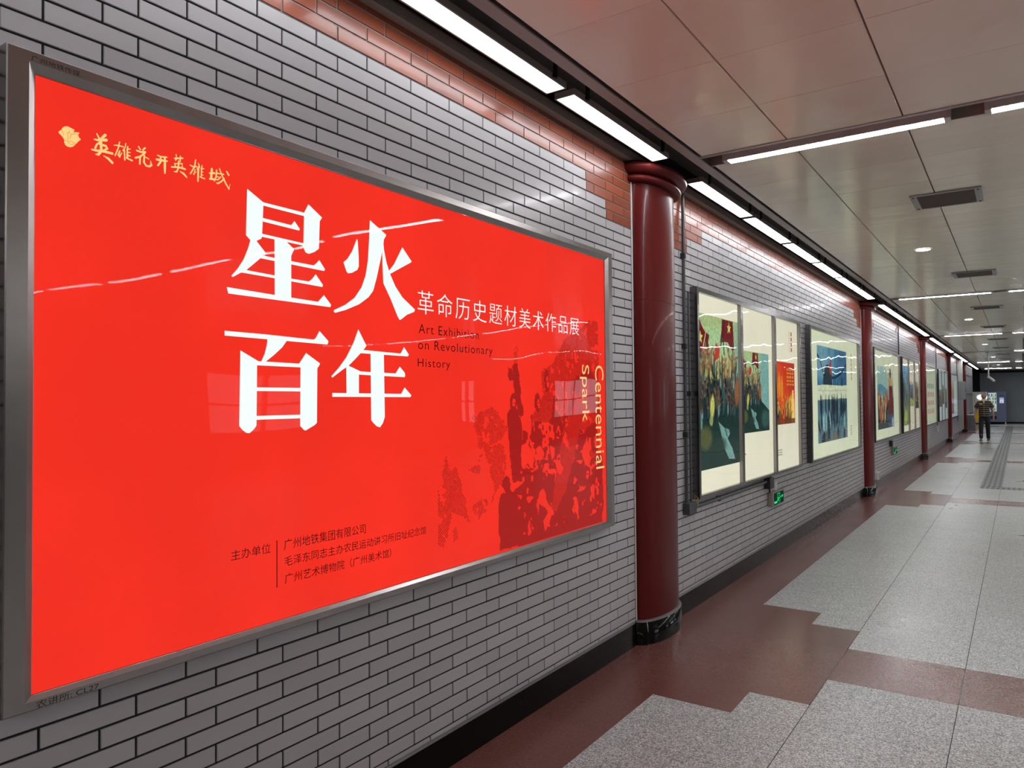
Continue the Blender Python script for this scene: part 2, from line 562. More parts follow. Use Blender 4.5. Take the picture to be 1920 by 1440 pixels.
BIG_HUNDRED=[[(1.3453,1.7811),(1.49,1.7805),(1.6897,1.7759),(1.6988,1.7818),(1.7154,1.8076),(1.7556,1.7744),(1.7508,1.7626),(1.3453,1.7665)],[(1.5012,1.7669),(1.577,1.7649),(1.5582,1.7417),(1.526,1.7152),(1.4922,1.6911),(1.4767,1.6912),(1.49,1.7173),(1.498,1.7441)],[(1.4005,1.7239),(1.4679,1.692),(1.4614,1.6787),(1.4591,1.4876),(1.4483,1.475),(1.4333,1.4646),(1.4227,1.4658),(1.408,1.4758),(1.3964,1.4886)],[(1.4614,1.6929),(1.6272,1.6908),(1.6345,1.6784),(1.4614,1.6795)],[(1.6568,1.7281),(1.7176,1.6949),(1.715,1.6895),(1.7057,1.6771),(1.7031,1.4897),(1.6939,1.4819),(1.6537,1.4642),(1.6463,1.4677),(1.6316,1.4808),(1.6335,1.6808),(1.6272,1.6904)],[(1.4592,1.6092),(1.6334,1.609),(1.6334,1.5972),(1.4592,1.5977)],[(1.4591,1.5183),(1.6317,1.5185),(1.6317,1.5067),(1.4591,1.5061)]]
BIG_YEAR=[[(1.8977,1.827),(1.9379,1.7692),(1.9308,1.7601),(1.9084,1.7395),(1.8897,1.7236),(1.8497,1.6914),(1.8218,1.6766),(1.7727,1.6466),(1.7685,1.6515),(1.8026,1.6822),(1.8387,1.7213),(1.8728,1.774)],[(1.919,1.7525),(2.1214,1.7484),(2.1415,1.7748),(2.1689,1.7465),(2.1634,1.7393),(1.9084,1.7399)],[(1.9593,1.7419),(2.0293,1.7404),(2.0328,1.5023),(2.0233,1.4803),(2.0077,1.4631),(1.9893,1.4681),(1.9711,1.4818),(1.9615,1.4917)],[(1.8497,1.6914),(1.908,1.6727),(1.8998,1.6596),(1.8995,1.5901),(1.8392,1.5916),(1.8385,1.6855)],[(1.9011,1.6725),(1.9613,1.6716),(1.9613,1.6593),(1.901,1.6605)],[(2.0288,1.6708),(2.0926,1.6697),(2.1164,1.6969),(2.1441,1.6747),(2.1474,1.6633),(2.144,1.6563),(2.0288,1.6583)],[(1.7725,1.5926),(2.1236,1.5903),(2.1437,1.6157),(2.182,1.5849),(2.1772,1.5775),(1.7725,1.579)]]
BRUSH=[[(0.9649,2.2756,0.0033),(0.9694,2.2682,0.004),(0.9727,2.2625,0.0053)],[(0.9869,2.2787,0.0074),(0.9765,2.2663,0.0054)],[(0.958,2.2589,0.0027),(0.9663,2.2593,0.006),(0.9895,2.266,0.0081)],[(0.9727,2.2558,0.0033),(0.965,2.2469,0.0047),(0.9612,2.2365,0.0053)],[(0.9727,2.2505,0.0053),(0.9883,2.2495,0.0067),(0.9922,2.2439,0.0061),(0.9831,2.236,0.0054)],[(0.9524,2.2301,0.004),(0.9638,2.2306,0.006),(0.9819,2.2336,0.0067),(1.0055,2.234,0.0061)],[(0.9753,2.2619,0.0067),(0.9767,2.2328,0.0074),(0.969,2.2213,0.0067),(0.9626,2.2203,0.0027)],[(0.9826,2.2217,0.002),(0.995,2.2176,0.0067),(1.0056,2.209,0.0068)],[(1.01,2.2577,0.002),(1.0173,2.2598,0.0034),(1.0348,2.2606,0.0034)],[(1.0247,2.2707,0.0034),(1.0214,2.2534,0.0034),(1.0128,2.2306,0.0034)],[(1.0254,2.2463,0.0041),(1.0214,2.2343,0.0048),(1.0248,2.2304,0.0048),(1.0282,2.2375,0.0027),(1.0308,2.2424,0.0027)],[(1.0416,2.2715,0.0028),(1.0403,2.2615,0.0027),(1.0342,2.2501,0.0034)],[(1.0376,2.2525,0.0041),(1.0391,2.2254,0.0034)],[(1.0471,2.2648,0.0034),(1.0458,2.2547,0.0041),(1.0459,2.2327,0.0055)],[(1.0444,2.2564,0.0028),(1.054,2.2598,0.0028)],[(1.0458,2.2485,0.0028),(1.054,2.2501,0.0028)],[(1.0458,2.241,0.0028),(1.0534,2.2403,0.0035)],[(1.0431,2.232,0.0034),(1.0589,2.2293,0.0048)],[(1.0769,2.2732,0.0035),(1.0819,2.2662,0.0042)],[(1.0953,2.2742,0.0049),(1.0889,2.2667,0.0042)],[(1.0721,2.2607,0.0049),(1.0833,2.2596,0.0049),(1.0961,2.2631,0.0049)],[(1.0961,2.2617,0.0042),(1.0819,2.2466,0.0049),(1.0686,2.2395,0.0049)],[(1.0812,2.245,0.0049),(1.0806,2.2253,0.0042)],[(1.0935,2.2535,0.0042),(1.0921,2.2334,0.0056),(1.0986,2.2253,0.0056),(1.1079,2.2256,0.0056),(1.1136,2.2306,0.0064),(1.1114,2.2428,0.0014)],[(1.0971,2.2488,0.0028),(1.1057,2.2462,0.0035)],[(1.131,2.2637,0.0029),(1.1406,2.262,0.0043),(1.1592,2.2656,0.0036)],[(1.1289,2.251,0.0057),(1.1406,2.252,0.0072),(1.1607,2.2545,0.0036)],[(1.1406,2.262,0.0043),(1.1406,2.2477,0.0057),(1.1326,2.2349,0.005)],[(1.1532,2.264,0.0058),(1.1533,2.2367,0.0072),(1.1533,2.218,0.0043)],[(1.1872,2.2812,0.0029),(1.1888,2.2707,0.0029),(1.1857,2.2633,0.0029)],[(1.2003,2.2804,0.0029),(1.1996,2.2633,0.0037)],[(1.1834,2.2685,0.0051),(1.2073,2.2757,0.0044)],[(1.1827,2.2545,0.0029),(1.185,2.2449,0.0036)],[(1.1827,2.253,0.0029),(1.2058,2.2591,0.0037),(1.2066,2.2476,0.0044)],[(1.1736,2.2412,0.0043),(1.195,2.246,0.0051),(1.2152,2.2454,0.0052)],[(1.1949,2.2636,0.0044),(1.1942,2.2429,0.0044),(1.1889,2.2313,0.0051),(1.1812,2.2294,0.0022)],[(1.1996,2.2348,0.0029),(1.2105,2.2309,0.0066),(1.2199,2.223,0.0044)],[(1.2309,2.2613,0.003),(1.2405,2.2593,0.0045),(1.2533,2.2626,0.003)],[(1.2484,2.2815,0.0037),(1.2453,2.2605,0.0045),(1.2317,2.2363,0.0037)],[(1.2469,2.252,0.003),(1.2429,2.2376,0.0045),(1.2509,2.247,0.0022)],[(1.2573,2.2734,0.0037),(1.2606,2.2645,0.0052),(1.2525,2.2549,0.003)],[(1.2573,2.2592,0.006),(1.2558,2.2199,0.0045)],[(1.2695,2.2706,0.003),(1.2679,2.2619,0.0038),(1.2663,2.2359,0.0038)],[(1.2646,2.2595,0.0023),(1.2752,2.2623,0.003)],[(1.2663,2.2524,0.0023),(1.2728,2.2511,0.0023)],[(1.2663,2.2419,0.0023),(1.2728,2.2421,0.0023)],[(1.2622,2.2342,0.003),(1.2777,2.2327,0.0038)],[(1.3017,2.2683,0.0069),(1.2992,2.238,0.0076)],[(1.2934,2.2533,0.0038),(1.3101,2.2575,0.0061)],[(1.2943,2.236,0.0046),(1.3076,2.2385,0.0061)],[(1.3177,2.2686,0.0046),(1.316,2.2483,0.0046),(1.3101,2.2338,0.0038)],[(1.3177,2.2594,0.0038),(1.3416,2.2616,0.0039)],[(1.3211,2.2488,0.0038),(1.3313,2.2505,0.0046),(1.3211,2.2396,0.0038),(1.316,2.2398,0.0031)],[(1.327,2.2764,0.0031),(1.3364,2.2564,0.0046),(1.3485,2.2362,0.0054),(1.3598,2.2218,0.0062),(1.3642,2.2361,0.0016)],[(1.3433,2.2488,0.0046),(1.333,2.2371,0.0046),(1.3211,2.2288,0.0046),(1.3169,2.2301,0.0023)],[(1.352,2.2735,0.0039),(1.3589,2.2643,0.0062)]]
FLOWER=[[(0.878,2.262),(0.8821,2.2684),(0.8887,2.2727),(0.8941,2.2733),(0.9093,2.2695),(0.9075,2.2631),(0.9213,2.2659),(0.9185,2.2585),(0.92,2.2531),(0.9254,2.249),(0.9186,2.2416),(0.9144,2.2351),(0.9113,2.2316),(0.9065,2.2251),(0.8998,2.2212),(0.8932,2.2207),(0.8872,2.2235),(0.8841,2.2303),(0.8847,2.2357),(0.8799,2.2433),(0.8739,2.2479),(0.8704,2.2514),(0.8739,2.2569),(0.8774,2.2592)]]
FLOWER_LINES=[[(0.878,2.2601,0.0009),(0.8834,2.2482,0.0009)],[(0.8966,2.2631,0.0009),(0.896,2.2577,0.0009)],[(0.8912,2.2554,0.0009),(0.8966,2.2579,0.0009),(0.9015,2.2554,0.0009),(0.9112,2.2596,0.0009),(0.9185,2.2585,0.0009)],[(0.9093,2.2675,0.0009),(0.9063,2.2601,0.0009)],[(0.8924,2.2547,0.0009),(0.894,2.2384,0.0009)],[(0.9008,2.2546,0.0009),(0.8985,2.2435,0.0009)],[(0.8841,2.2342,0.0009),(0.8883,2.2364,0.0009),(0.8943,2.2346,0.0009),(0.8991,2.2379,0.0009),(0.9064,2.2354,0.0009),(0.9144,2.2345,0.0009)],[(0.8937,2.235,0.0009),(0.8955,2.2297,0.0009),(0.9004,2.2279,0.0009),(0.9101,2.2326,0.0009)]]
CROWD_DARK=[[(2.9004,1.7288),(2.9427,1.7439),(2.9539,1.6759),(2.9647,1.587),(2.9881,1.5045),(2.9816,1.4805),(2.9509,1.4846),(2.9275,1.5394),(2.8993,1.6544)],[(2.8552,1.4534),(2.9631,1.4789),(2.9705,1.4021),(2.9604,1.3069),(2.9349,1.2273),(2.9284,1.194),(2.8806,1.1849),(2.8683,1.3127)],[(2.8589,1.7173),(2.8884,1.7216),(2.9,1.7017),(2.897,1.6611),(2.8755,1.6473),(2.8582,1.6671)],[(2.9743,1.4087),(2.9992,1.4181),(3.0278,1.4032),(3.0298,1.3719),(3.0043,1.349),(2.976,1.3607)],[(3.0443,1.4826),(3.07,1.4904),(3.0821,1.4396),(3.1207,1.4101),(3.1324,1.3245),(3.0929,1.3127),(3.0781,1.3556),(3.0624,1.4193)],[(3.1337,1.3954),(3.1671,1.4012),(3.1829,1.379),(3.1795,1.3433),(3.2195,1.2906),(3.1985,1.2632),(3.1593,1.3372),(3.1397,1.3596)],[(3.3106,1.4435),(3.3424,1.45),(3.3595,1.4309),(3.3489,1.4126),(3.3703,1.3857),(3.3548,1.3416),(3.2971,1.3298),(3.2767,1.3749),(3.3128,1.4102)],[(2.7839,0.8616),(2.7795,0.9533),(2.7699,1.0651),(2.7931,1.1178),(2.8331,1.1233),(2.7993,1.1597),(2.802,1.1922),(2.8342,1.2057),(2.8665,1.1862),(2.8705,1.1392),(2.9034,1.1257),(2.9519,1.1511),(3.0138,1.1588),(3.0396,1.191),(3.0912,1.2075),(3.1572,1.2162),(3.2116,1.2334),(3.2381,1.1735),(3.2927,1.0954),(3.3225,1.166),(3.3815,1.2057),(3.4422,1.2614),(3.5361,1.3325),(3.6174,1.3991),(3.7345,1.4351),(3.7415,1.3705),(3.6488,1.3426),(3.6226,1.2652),(3.565,1.2067),(3.6286,1.1705),(3.6947,1.173),(3.7444,1.1288),(3.7596,1.0469),(3.7639,0.8652),(3.5108,0.8698),(3.2885,0.8729),(3.0218,0.8721)],[(3.201,1.407),(3.2423,1.4091),(3.2973,1.3445),(3.4126,1.2785),(3.3528,1.2376),(3.3093,1.2261),(3.2748,1.2725),(3.2412,1.3474)],[(3.4266,1.2323),(3.3655,1.1399),(3.306,1.0499),(3.2479,0.9551),(3.1925,0.9268),(3.236,1.0579),(3.3225,1.166)],[(3.458,1.6641),(3.5438,1.6967),(3.6576,1.7391),(3.74,1.6771),(3.7867,1.4662),(3.6361,1.509),(3.5258,1.5879)]]
CROWD_CUT=[[(2.9671,1.3407),(3.0169,1.3483),(3.0669,1.3002),(3.0856,1.264),(3.0657,1.2305),(3.0153,1.2483),(2.9776,1.2238),(2.9636,1.2726)],[(3.0929,1.3127),(3.1392,1.3312),(3.1785,1.286),(3.1579,1.2589),(3.105,1.2556)],[(2.8744,1.1688),(2.9828,1.1652),(2.9518,1.1443),(2.8915,1.127)],[(3.227,1.3264),(3.2756,1.3164),(3.2818,1.2721),(3.2534,1.2521),(3.2332,1.2898)],[(3.2744,1.2506),(3.3668,1.2068),(3.3515,1.1709),(3.2943,1.1832)],[(3.1286,1.0983),(3.1622,1.1232),(3.208,1.0323),(3.246,0.9988),(3.2339,0.9425),(3.1851,0.8922),(3.1593,0.9528),(3.2004,0.9902),(3.1276,1.0419),(3.1133,0.9733),(3.0948,1.0388)],[(3.5664,1.2688),(3.6245,1.3516),(3.6474,1.2795),(3.6617,1.1836),(3.5968,1.1965)],[(3.4756,1.0307),(3.5064,1.0311),(3.5205,0.9642),(3.512,0.927),(3.4818,0.9615)],[(3.6592,1.0731),(3.701,1.0809),(3.7159,0.9955),(3.6745,1.0161)],[(3.4514,0.9654),(3.4749,1.0004),(3.4783,0.9391)],[(3.0165,0.9313),(3.0298,0.9776),(3.0477,0.9129),(3.0221,0.8892)],[(3.3548,1.3416),(3.3854,1.4075),(3.4275,1.2775),(3.3909,1.3098)],[(2.9271,1.1097),(2.9695,1.1017),(2.963,1.0786)],[(2.9744,1.0193),(3.005,0.9982),(2.9923,0.9828)]]
CROWD_DOTS=[[(3.1525,1.716),(3.2484,1.7408),(3.3949,1.8893),(3.7658,2.0519),(3.7763,1.7592),(3.5767,1.7522),(3.3009,1.5359),(3.2147,1.4065),(3.1897,1.5369),(3.164,1.6088)],[(3.3009,1.5359),(3.4524,1.7632),(3.7766,1.7755),(3.7685,1.4261),(3.5687,1.3775),(3.3829,1.2803),(3.3557,1.3863)],[(2.5781,1.4991),(2.7262,1.5284),(2.8152,1.4876),(2.8489,1.4203),(2.7909,1.3701),(2.6806,1.3501),(2.6278,1.3531),(2.608,1.4294)],[(2.3922,1.3427),(2.4193,1.2635),(2.4669,1.2776),(2.5046,1.1772),(2.5623,1.0107),(2.5229,1.053),(2.4363,1.0886),(2.3791,0.9432),(2.343,0.961),(2.3351,1.0784),(2.309,1.1339),(2.3275,1.2188),(2.3808,1.1135),(2.373,1.2615)],[(2.6488,1.3519),(2.8134,1.3557),(2.8462,1.2345),(2.7882,1.1739),(2.6986,1.074),(2.7433,1.1524),(2.7012,1.272)],[(2.5551,1.2583),(2.6269,1.2713),(2.6275,1.3279),(2.6538,1.3263),(2.6422,1.2449),(2.5953,1.2301)],[(2.5735,1.1019),(2.6777,1.1211),(2.6986,1.074),(2.6135,1.0283)],[(2.4356,1.0171),(2.4738,1.0235),(2.4732,0.9694),(2.4444,0.956)],[(3.306,1.0499),(3.4416,1.2312),(3.5966,1.1887),(3.4695,1.1074),(3.3777,1.012),(3.2616,0.9387)],[(2.9135,1.8038),(2.9381,1.8393),(2.9427,1.7439),(2.9123,1.7292)]]
# ================================================================== the setting
COLS = [4.636, 13.0, 21.3, 29.735, 38.48]         # centres of the engaged columns along the wall
COL_A, COL_B = 0.11, 0.305                        # how far they stand out, half their width
BACK_COL = -3.72
SLOTS = [-3.6, 4.63, 12.74, 21.16, 29.5, 38.5, 47.3]   # light slots across the ceiling
ZC = 3.08
WALL_END, HALL_END, HALL_RIGHT, HALL_BACK = 39.1, 51.2, 13.0, -8.0

# ---- tiled wall: every tile has its own bevelled face, the joints lie behind
PZ, Z0, PY = 0.0579, 0.112, 0.2475
def orange_tile(yc, row):
    if row >= 48:
        return True
    if row >= 44:
        for c in [BACK_COL] + COLS:
            d = yc - c
            if STEPS[row][0] < d < STEPS[row][1]:
                return True
    return False

wall = MB()
g = 0.0032
STEPS = {46: (-.903, .975), 47: (-.903, .975), 44: (-.658, .658), 45: (-.658, .658)}
for row in range(0, 53):
    z0, z1 = Z0 + row * PZ, Z0 + (row + 1) * PZ
    bays = [(HALL_BACK, 4.636, 0.8531 - 40 * PY), (4.636, WALL_END, 5.52 - 6 * PY)]
    for a, b, ph in bays:
        y = ph + (0.6 * PY if row % 2 else 0.0)
        if a > 0 and row % 2:
            y = ph + 0.39 * PY
        spans = []
        cut = [c + s for c in [BACK_COL] + COLS for s in STEPS.get(row, ())]
        while y < b:
            ya, yb = max(y, a), min(y + PY, b)
            y += PY
            for s in cut:
                if ya + .01 < s < yb - .01:
                    spans.append((ya, s))
                    ya = s
            if yb - ya >= 0.02:
                spans.append((ya, yb))
        for ya, yb in spans:
            # cut tiles at the colour steps beside the columns
            org = orange_tile((ya + yb) / 2, row)
            rnd = random.random()
            mi = 1 if org else 0
            wall.face([(-0.004, ya, z0), (-0.004, yb, z0), (-0.004, yb, z1), (-0.004, ya, z1)], 3 if org else 2)
            t = [random.uniform(-0.0006, 0.0) for _ in range(4)]
            f = [(t[0], ya + g + .0012, z0 + g + .0012), (t[1], yb - g - .0012, z0 + g + .0012), (t[2], yb - g - .0012, z1 - g - .0012), (t[3], ya + g + .0012, z1 - g - .0012)]
            e = [(-0.0042, ya + g, z0 + g), (-0.0042, yb - g, z0 + g), (-0.0042, yb - g, z1 - g), (-0.0042, ya + g, z1 - g)]
            wall.face(f, mi, rnd)
            for k in range(4):
                wall.face([e[k], e[(k + 1) % 4], f[(k + 1) % 4], f[k]], mi, rnd)
wall.box(-0.16, -0.005, HALL_BACK, WALL_END, 0.0, 3.4, 2)
struct(wall.build('wall_left', [M['tile'], M['orange'], M['grout'], M['grout_light']], attr='rnd'))

# ---- black granite base with a grey chamfered top
bb = MB()
segs = [(HALL_BACK, BACK_COL - .34)] + [(a + .345, b - .345) for a, b in zip([BACK_COL] + COLS[:-1], COLS)]
for a, b in segs:
    n = max(1, round((b - a) / 1.25))
    for i in range(n):
        ya, yb = a + (b - a) * i / n + .0008, a + (b - a) * (i + 1) / n - .0008
        bb.box(0.0005, 0.012, ya, yb, 0.0, 0.142, 0)
        bb.loft([[(0.0005, ya, .142), (0.012, ya, .142), (0.005, ya, .151), (0.0005, ya, .151)], [(0.0005, yb, .142), (0.012, yb, .142), (0.005, yb, .151), (0.0005, yb, .151)]], 1)
struct(bb.build('baseboard_left', [M['black_granite'], M['stone_edge']]))

# ---- floor: red granite along the wall and in stepped cross bands, grey granite between
fl = MB()
BANDS = [-3.585 + 8.25 * k for k in range(7)]
def cuts(xc):
    ys = []
    for c in BANDS:
        ys += [c - .3, c + .3]
        if xc < 1.134:
            ys += [c - 1.02, c + 1.02, c - .71, c + .71]
        n = 12
        a, b = c + .3, c + 8.25 - .3
        for i in range(1, n):
            y = a + (b - a) * i / n
            if xc < 1.134 and (y - c < 1.1 or c + 8.25 - y < 1.1):
                continue
            ys.append(y)
    ys = sorted(y for y in ys if HALL_BACK < y < HALL_END)
    return [HALL_BACK] + ys + [HALL_END]
def red_floor(xc, yc):
    d = min(abs(yc - c) for c in BANDS)
    if xc < .414 or d < .3:
        return True
    if xc < .829 and d < 1.02:
        return True
    return xc < 1.134 and d < .71
xe = [0.0, .414, .829, 1.134, 1.757] + [1.757 + .6232 * i for i in range(1, 19)]
j = .0009
for xa, xb in zip(xe[:-1], xe[1:]):
    ys = cuts((xa + xb) / 2)
    jx = .0017
    for ya, yb in zip(ys[:-1], ys[1:]):
        red = red_floor((xa + xb) / 2, (ya + yb) / 2)
        fl.face([(xa + (jx if xa > .9 else 0.0003), ya + j, 0), (xb - (jx if xb > .9 else .0003), ya + j, 0), (xb - (jx if xb > .9 else .0003), yb - j, 0), (xa + (jx if xa > .9 else .0003), yb - j, 0)], 1 if red else 0, random.random())
fl.box(-1.6, HALL_RIGHT + .2, HALL_BACK - .2, HALL_END + .2, -0.2, -0.002, 2)
struct(fl.build('floor', [M['granite_grey'], M['granite_red'], M['grout']], attr='rnd'))
side = MB()
side.box(-1.5, 0.0, WALL_END + .05, HALL_END, -0.0019, 0.0, 0)
struct(side.build('trim_8', M['granite_grey']))

# ---- ceiling of enamelled metal panels with open slots for the lights
ce = MB()
xs = [.43, .948] + [.948 + .605 * i for i in range(1, 20)] + [HALL_RIGHT]
rows = []
prev = HALL_BACK
for s in SLOTS + [HALL_END + .2]:
    a, b = prev, s - .187
    if b > HALL_END:
        b = HALL_END
    n = max(1, round((b - a) / .606))
    rows += [(a + (b - a) * i / n, a + (b - a) * (i + 1) / n) for i in range(n)]
    prev = s + .04
for xa, xb in zip(xs[:-1], xs[1:]):
    for ya, yb in rows:
        xa2, xb2, ya2, yb2 = xa + .0035, xb - .0035, ya + .0008, yb - .0008
        rnd = random.random()
        zz = ZC + random.uniform(-.0005, .0005)
        b = .002
        lo = [(xa2 + b, ya2 + b * .4, zz), (xb2 - b, ya2 + b * .4, zz), (xb2 - b, yb2 - b * .4, zz), (xa2 + b, yb2 - b * .4, zz)]
        hi = [(xa2, ya2, zz + .003), (xb2, ya2, zz + .003), (xb2, yb2, zz + .003), (xa2, yb2, zz + .003)]
        tp = [(xa2, ya2, zz + .02), (xb2, ya2, zz + .02), (xb2, yb2, zz + .02), (xa2, yb2, zz + .02)]
        ce.face(list(reversed(lo)), 0, rnd)
        for k in range(4):
            ce.face([lo[k], lo[(k + 1) % 4], hi[(k + 1) % 4], hi[k]], 0, rnd)
            ce.face([hi[k], hi[(k + 1) % 4], tp[(k + 1) % 4], tp[k]], 0, rnd)
for s0, s1 in zip([HALL_BACK] + [s + .04 for s in SLOTS], [s - .187 for s in SLOTS] + [HALL_END]):
    ce.box(.43, HALL_RIGHT, s0 + .001, s1 - .001, ZC + .0205, ZC + .03, 1)
ce.box(-1.6, HALL_RIGHT + .2, HALL_BACK - .2, HALL_END + .2, 3.40, 3.5, 1)
struct(ce.build('ceiling', [M['ceiling'], M['trough']], attr='rnd'))

# slot channels
for i, s in enumerate(SLOTS):
    sl = MB()
    y0, y1 = s - .187, s + .04
    sl.box(.36, HALL_RIGHT, y0 - .012, y0 + .004, ZC + .001, ZC + .13, 0)
    sl.box(.36, HALL_RIGHT, y1 - .004, y1 + .012, ZC + .001, ZC + .13, 0)
    sl.box(.36, HALL_RIGHT, y0, y1, ZC + .12, ZC + .13, 0)
    sl.box(.358, .366, y0, y1, ZC + .001, ZC + .13, 0)
    sl.box(.40, HALL_RIGHT, y0 - .004, y0 + .028, ZC - .0045, ZC + .004, 0)
    struct(sl.build('trim_%d' % (10 + i), M['trim_paint']))

# trough between wall and ceiling where the panel lights hang
tr = MB()
YB = 47.6
tr.box(0.0005, .040, HALL_BACK, WALL_END, 3.088, 3.094, 0)         # wall angle
tr.box(.040, .046, HALL_BACK, WALL_END, 3.088, 3.135, 0)
struct(tr.build('trim_1', M['trim_paint']))
tr = MB()
tr.box(0.0005, .43, HALL_BACK, HALL_END, 3.30, 3.39, 0)            # trough top
tr.box(.395, .405, HALL_BACK, HALL_END, ZC + .01, 3.30, 0)
struct(tr.build('trim_2', M['trough']))
tr = MB()
for i in range(20):                                               # edge angle of the ceiling, in lengths
    ya, yb = HALL_BACK + i * 2.95, HALL_BACK + (i + 1) * 2.95 - .004
    tr.box(.358, .418, ya, yb, ZC - .010, ZC - .002, 0)
    tr.box(.358, .364, ya, yb, ZC - .002, ZC + .03, 0)
struct(tr.build('trim_3', M['trim_paint']))

# ---- far end: roller shutter, black jamb, dark side recess
sh = MB()
zs = []
n = 48
rings = []
prof = []
for k in range(n):
    za = .10 + 2.85 * k / n
    hgt = 2.85 / n
    prof += [(HALL_END - .012, za), (HALL_END - .028, za + hgt * .3), (HALL_END - .028, za + hgt * .7), (HALL_END - .012, za + hgt * .98)]
for (y0, z0), (y1, z1) in zip(prof[:-1], prof[1:]):
    sh.face([(.17, y0, z0), (8.2, y0, z0), (8.2, y1, z1), (.17, y1, z1)])
sh.box(.17, 8.2, HALL_END - .04, HALL_END, .02, .10, 1)
sh.box(.17, 8.2, HALL_END - .25, HALL_END, 2.95, 3.2, 1)
struct(sh.build('door_1', [M['shutter'], M['black_void']]))
wf = MB()
wf.box(-1.6, .168, HALL_END - .02, HALL_END + .2, 0, 3.4, 0)
wf.box(8.2, HALL_RIGHT, HALL_END - .02, HALL_END + .2, 0, 3.4, 1)
wf.box(.168, 8.2, HALL_END, HALL_END + .2, 0, 3.4, 0)
struct(wf.build('wall_far', [M['black_void'], M['grey_metal']]))
ws = MB()
ws.box(-1.6, -1.5, WALL_END + .06, HALL_END, 0, 3.4, 0)
ws.box(-1.5, -.17, WALL_END + .02, WALL_END + .06, 0, 3.4, 0)
struct(ws.build('wall_recess', [plain('dim_recess_paint', (.12, .12, .13), .6)]))

# glazed screen at the end of the tiled wall
gz = MB()
for k in range(7):
    y = 39.2 + k * 1.12
    gz.box(-.05, .02, y - .03, y + .03, .0, 3.3)
for z in (.04, .80, 1.75, 2.65, 3.05):
    gz.box(-.05, .02, 39.2, 45.95, z - .03, z + .03)
w1 = struct(gz.build('window_1', M['grey_metal']))
pn = MB()
for k in range(6):
    y = 39.2 + k * 1.12
    pn.box(-.018, -.012, y + .03, y + 1.09, .83, 3.02)
    pn.box(-.018, -.012, y + .03, y + 1.09, .07, .77, 1)
pn.build('window_pane', [plain('grey_tinted_glass', (.17, .17, .19), .08), plain('grey_sill_panel', (.2, .2, .2), .4)], w1)

# ---- the rest of the hall, out of the picture but mirrored in the acrylic: far wall with lit windows
wr = MB()
wins = [(9.8, 12.3), (18.9, 19.4), (19.6, 20.2), (24.1, 28.1), (32.0, 34.0)]
ys = [HALL_BACK] + [v for p in wins for v in p] + [HALL_END]
for k in range(len(ys) - 1):
    if k % 2 == 0:
        wr.box(HALL_RIGHT, HALL_RIGHT + .2, ys[k], ys[k + 1], 0, 3.4)
    else:
        wr.box(HALL_RIGHT, HALL_RIGHT + .2, ys[k], ys[k + 1], 0, .95)
        wr.box(HALL_RIGHT, HALL_RIGHT + .2, ys[k], ys[k + 1], 2.3, 3.4)
struct(wr.build('wall_right', plain('grey_wall_tile', (.11, .105, .10), .35)))
wmat = glow('window_daylight', (235, 240, 250), WINDOW_LIGHT)
for k, (a, b) in enumerate(wins):
    wn = MB()
    wn.box(HALL_RIGHT + .1, HALL_RIGHT + .12, a, b, .95, 2.3, 0)
    m_ = max(1, round((b - a) / 1.2))
    for q in range(m_ + 1):
        y = a + (b - a) * q / m_
        wn.box(HALL_RIGHT + .04, HALL_RIGHT + .1, max(a, y - .03), min(b, y + .03), .95, 2.3, 1)
    wn.box(HALL_RIGHT + .04, HALL_RIGHT + .1, a, b, 1.6, 1.65, 1)
    struct(wn.build('window_%d' % (k + 2), [wmat, M['grey_metal']]))
wk = MB()
wk.box(-.2, HALL_RIGHT + .2, HALL_BACK - .2, HALL_BACK, 0, 3.4)
struct(wk.build('wall_back', plain('grey_back_wall', (.14, .13, .13), .5)))

# ================================================================== engaged columns
NTH = ['nearest', 'second', 'third', 'fourth', 'farthest']
def half_ring(c, a, b, z, n=28):
    pts = [(max(0.0006, a * math.sin(t)), c - b * math.cos(t), z) for t in [math.pi * i / n for i in range(n + 1)]]
    return pts
def make_column(c, label):
    root = thing('engaged_column', label, 'column', (0.05, c, 0), 'red columns along the tiled wall')
    s = MB()
    s.loft([half_ring(c, COL_A, COL_B, z) for z in (.155, 2.206)])
    s.loft([half_ring(c, COL_A - .003, COL_B - .003, z) for z in (2.206, 2.2085)])
    s.loft([half_ring(c, COL_A, COL_B, z) for z in (2.2085, 2.975)])
    s.build('shaft', M['column_red'], root, smooth=True)
    k = MB()
    prof = []
    for t in range(13):                                 # lower ring
        q = math.pi * t / 12
        prof.append((.022 + .034 * math.sin(q), 2.964 + .023 * (1 - math.cos(q))))
    prof.append((.034, 3.012))
    for t in range(17):                                 # upper ring, larger
        q = math.pi * t / 16
        prof.append((.042 + .054 * math.sin(q), 3.014 + .039 * (1 - math.cos(q))))
    prof.append((.02, 3.094))
    k.loft([half_ring(c, COL_A + d * 1.05, COL_B + d, z) for d, z in prof])
    k.build('capital', M['column_red'], root, smooth=True)
    b = MB()
    def foot(off, z):
        pts = []
        for i in range(41):
            t = math.pi * i / 40
            x, y = (COL_A + off) * math.sin(t), -(COL_B + off + .005) * math.cos(t)
            pts.append((max(.0006, x + .0), c + y, z))
        return pts
    b.loft([foot(.018, 0.0), foot(.018, .143)], 0)
    b.loft([foot(.018, .143), foot(.012, .152), foot(.0, .155)], 1)
    b.build('column_base', [M['black_granite'], M['stone_edge']], root, smooth=True)
    e = MB()
    e.box(0.0008, .007, c - COL_B - .014, c - COL_B - .0015, .152, 2.985)
    e.build('edge_strip', M['white_metal'], root)
    return root
COLOBJ = []
first = make_column(COLS[0], 'nearest and largest round dark red column, just right of the red poster')
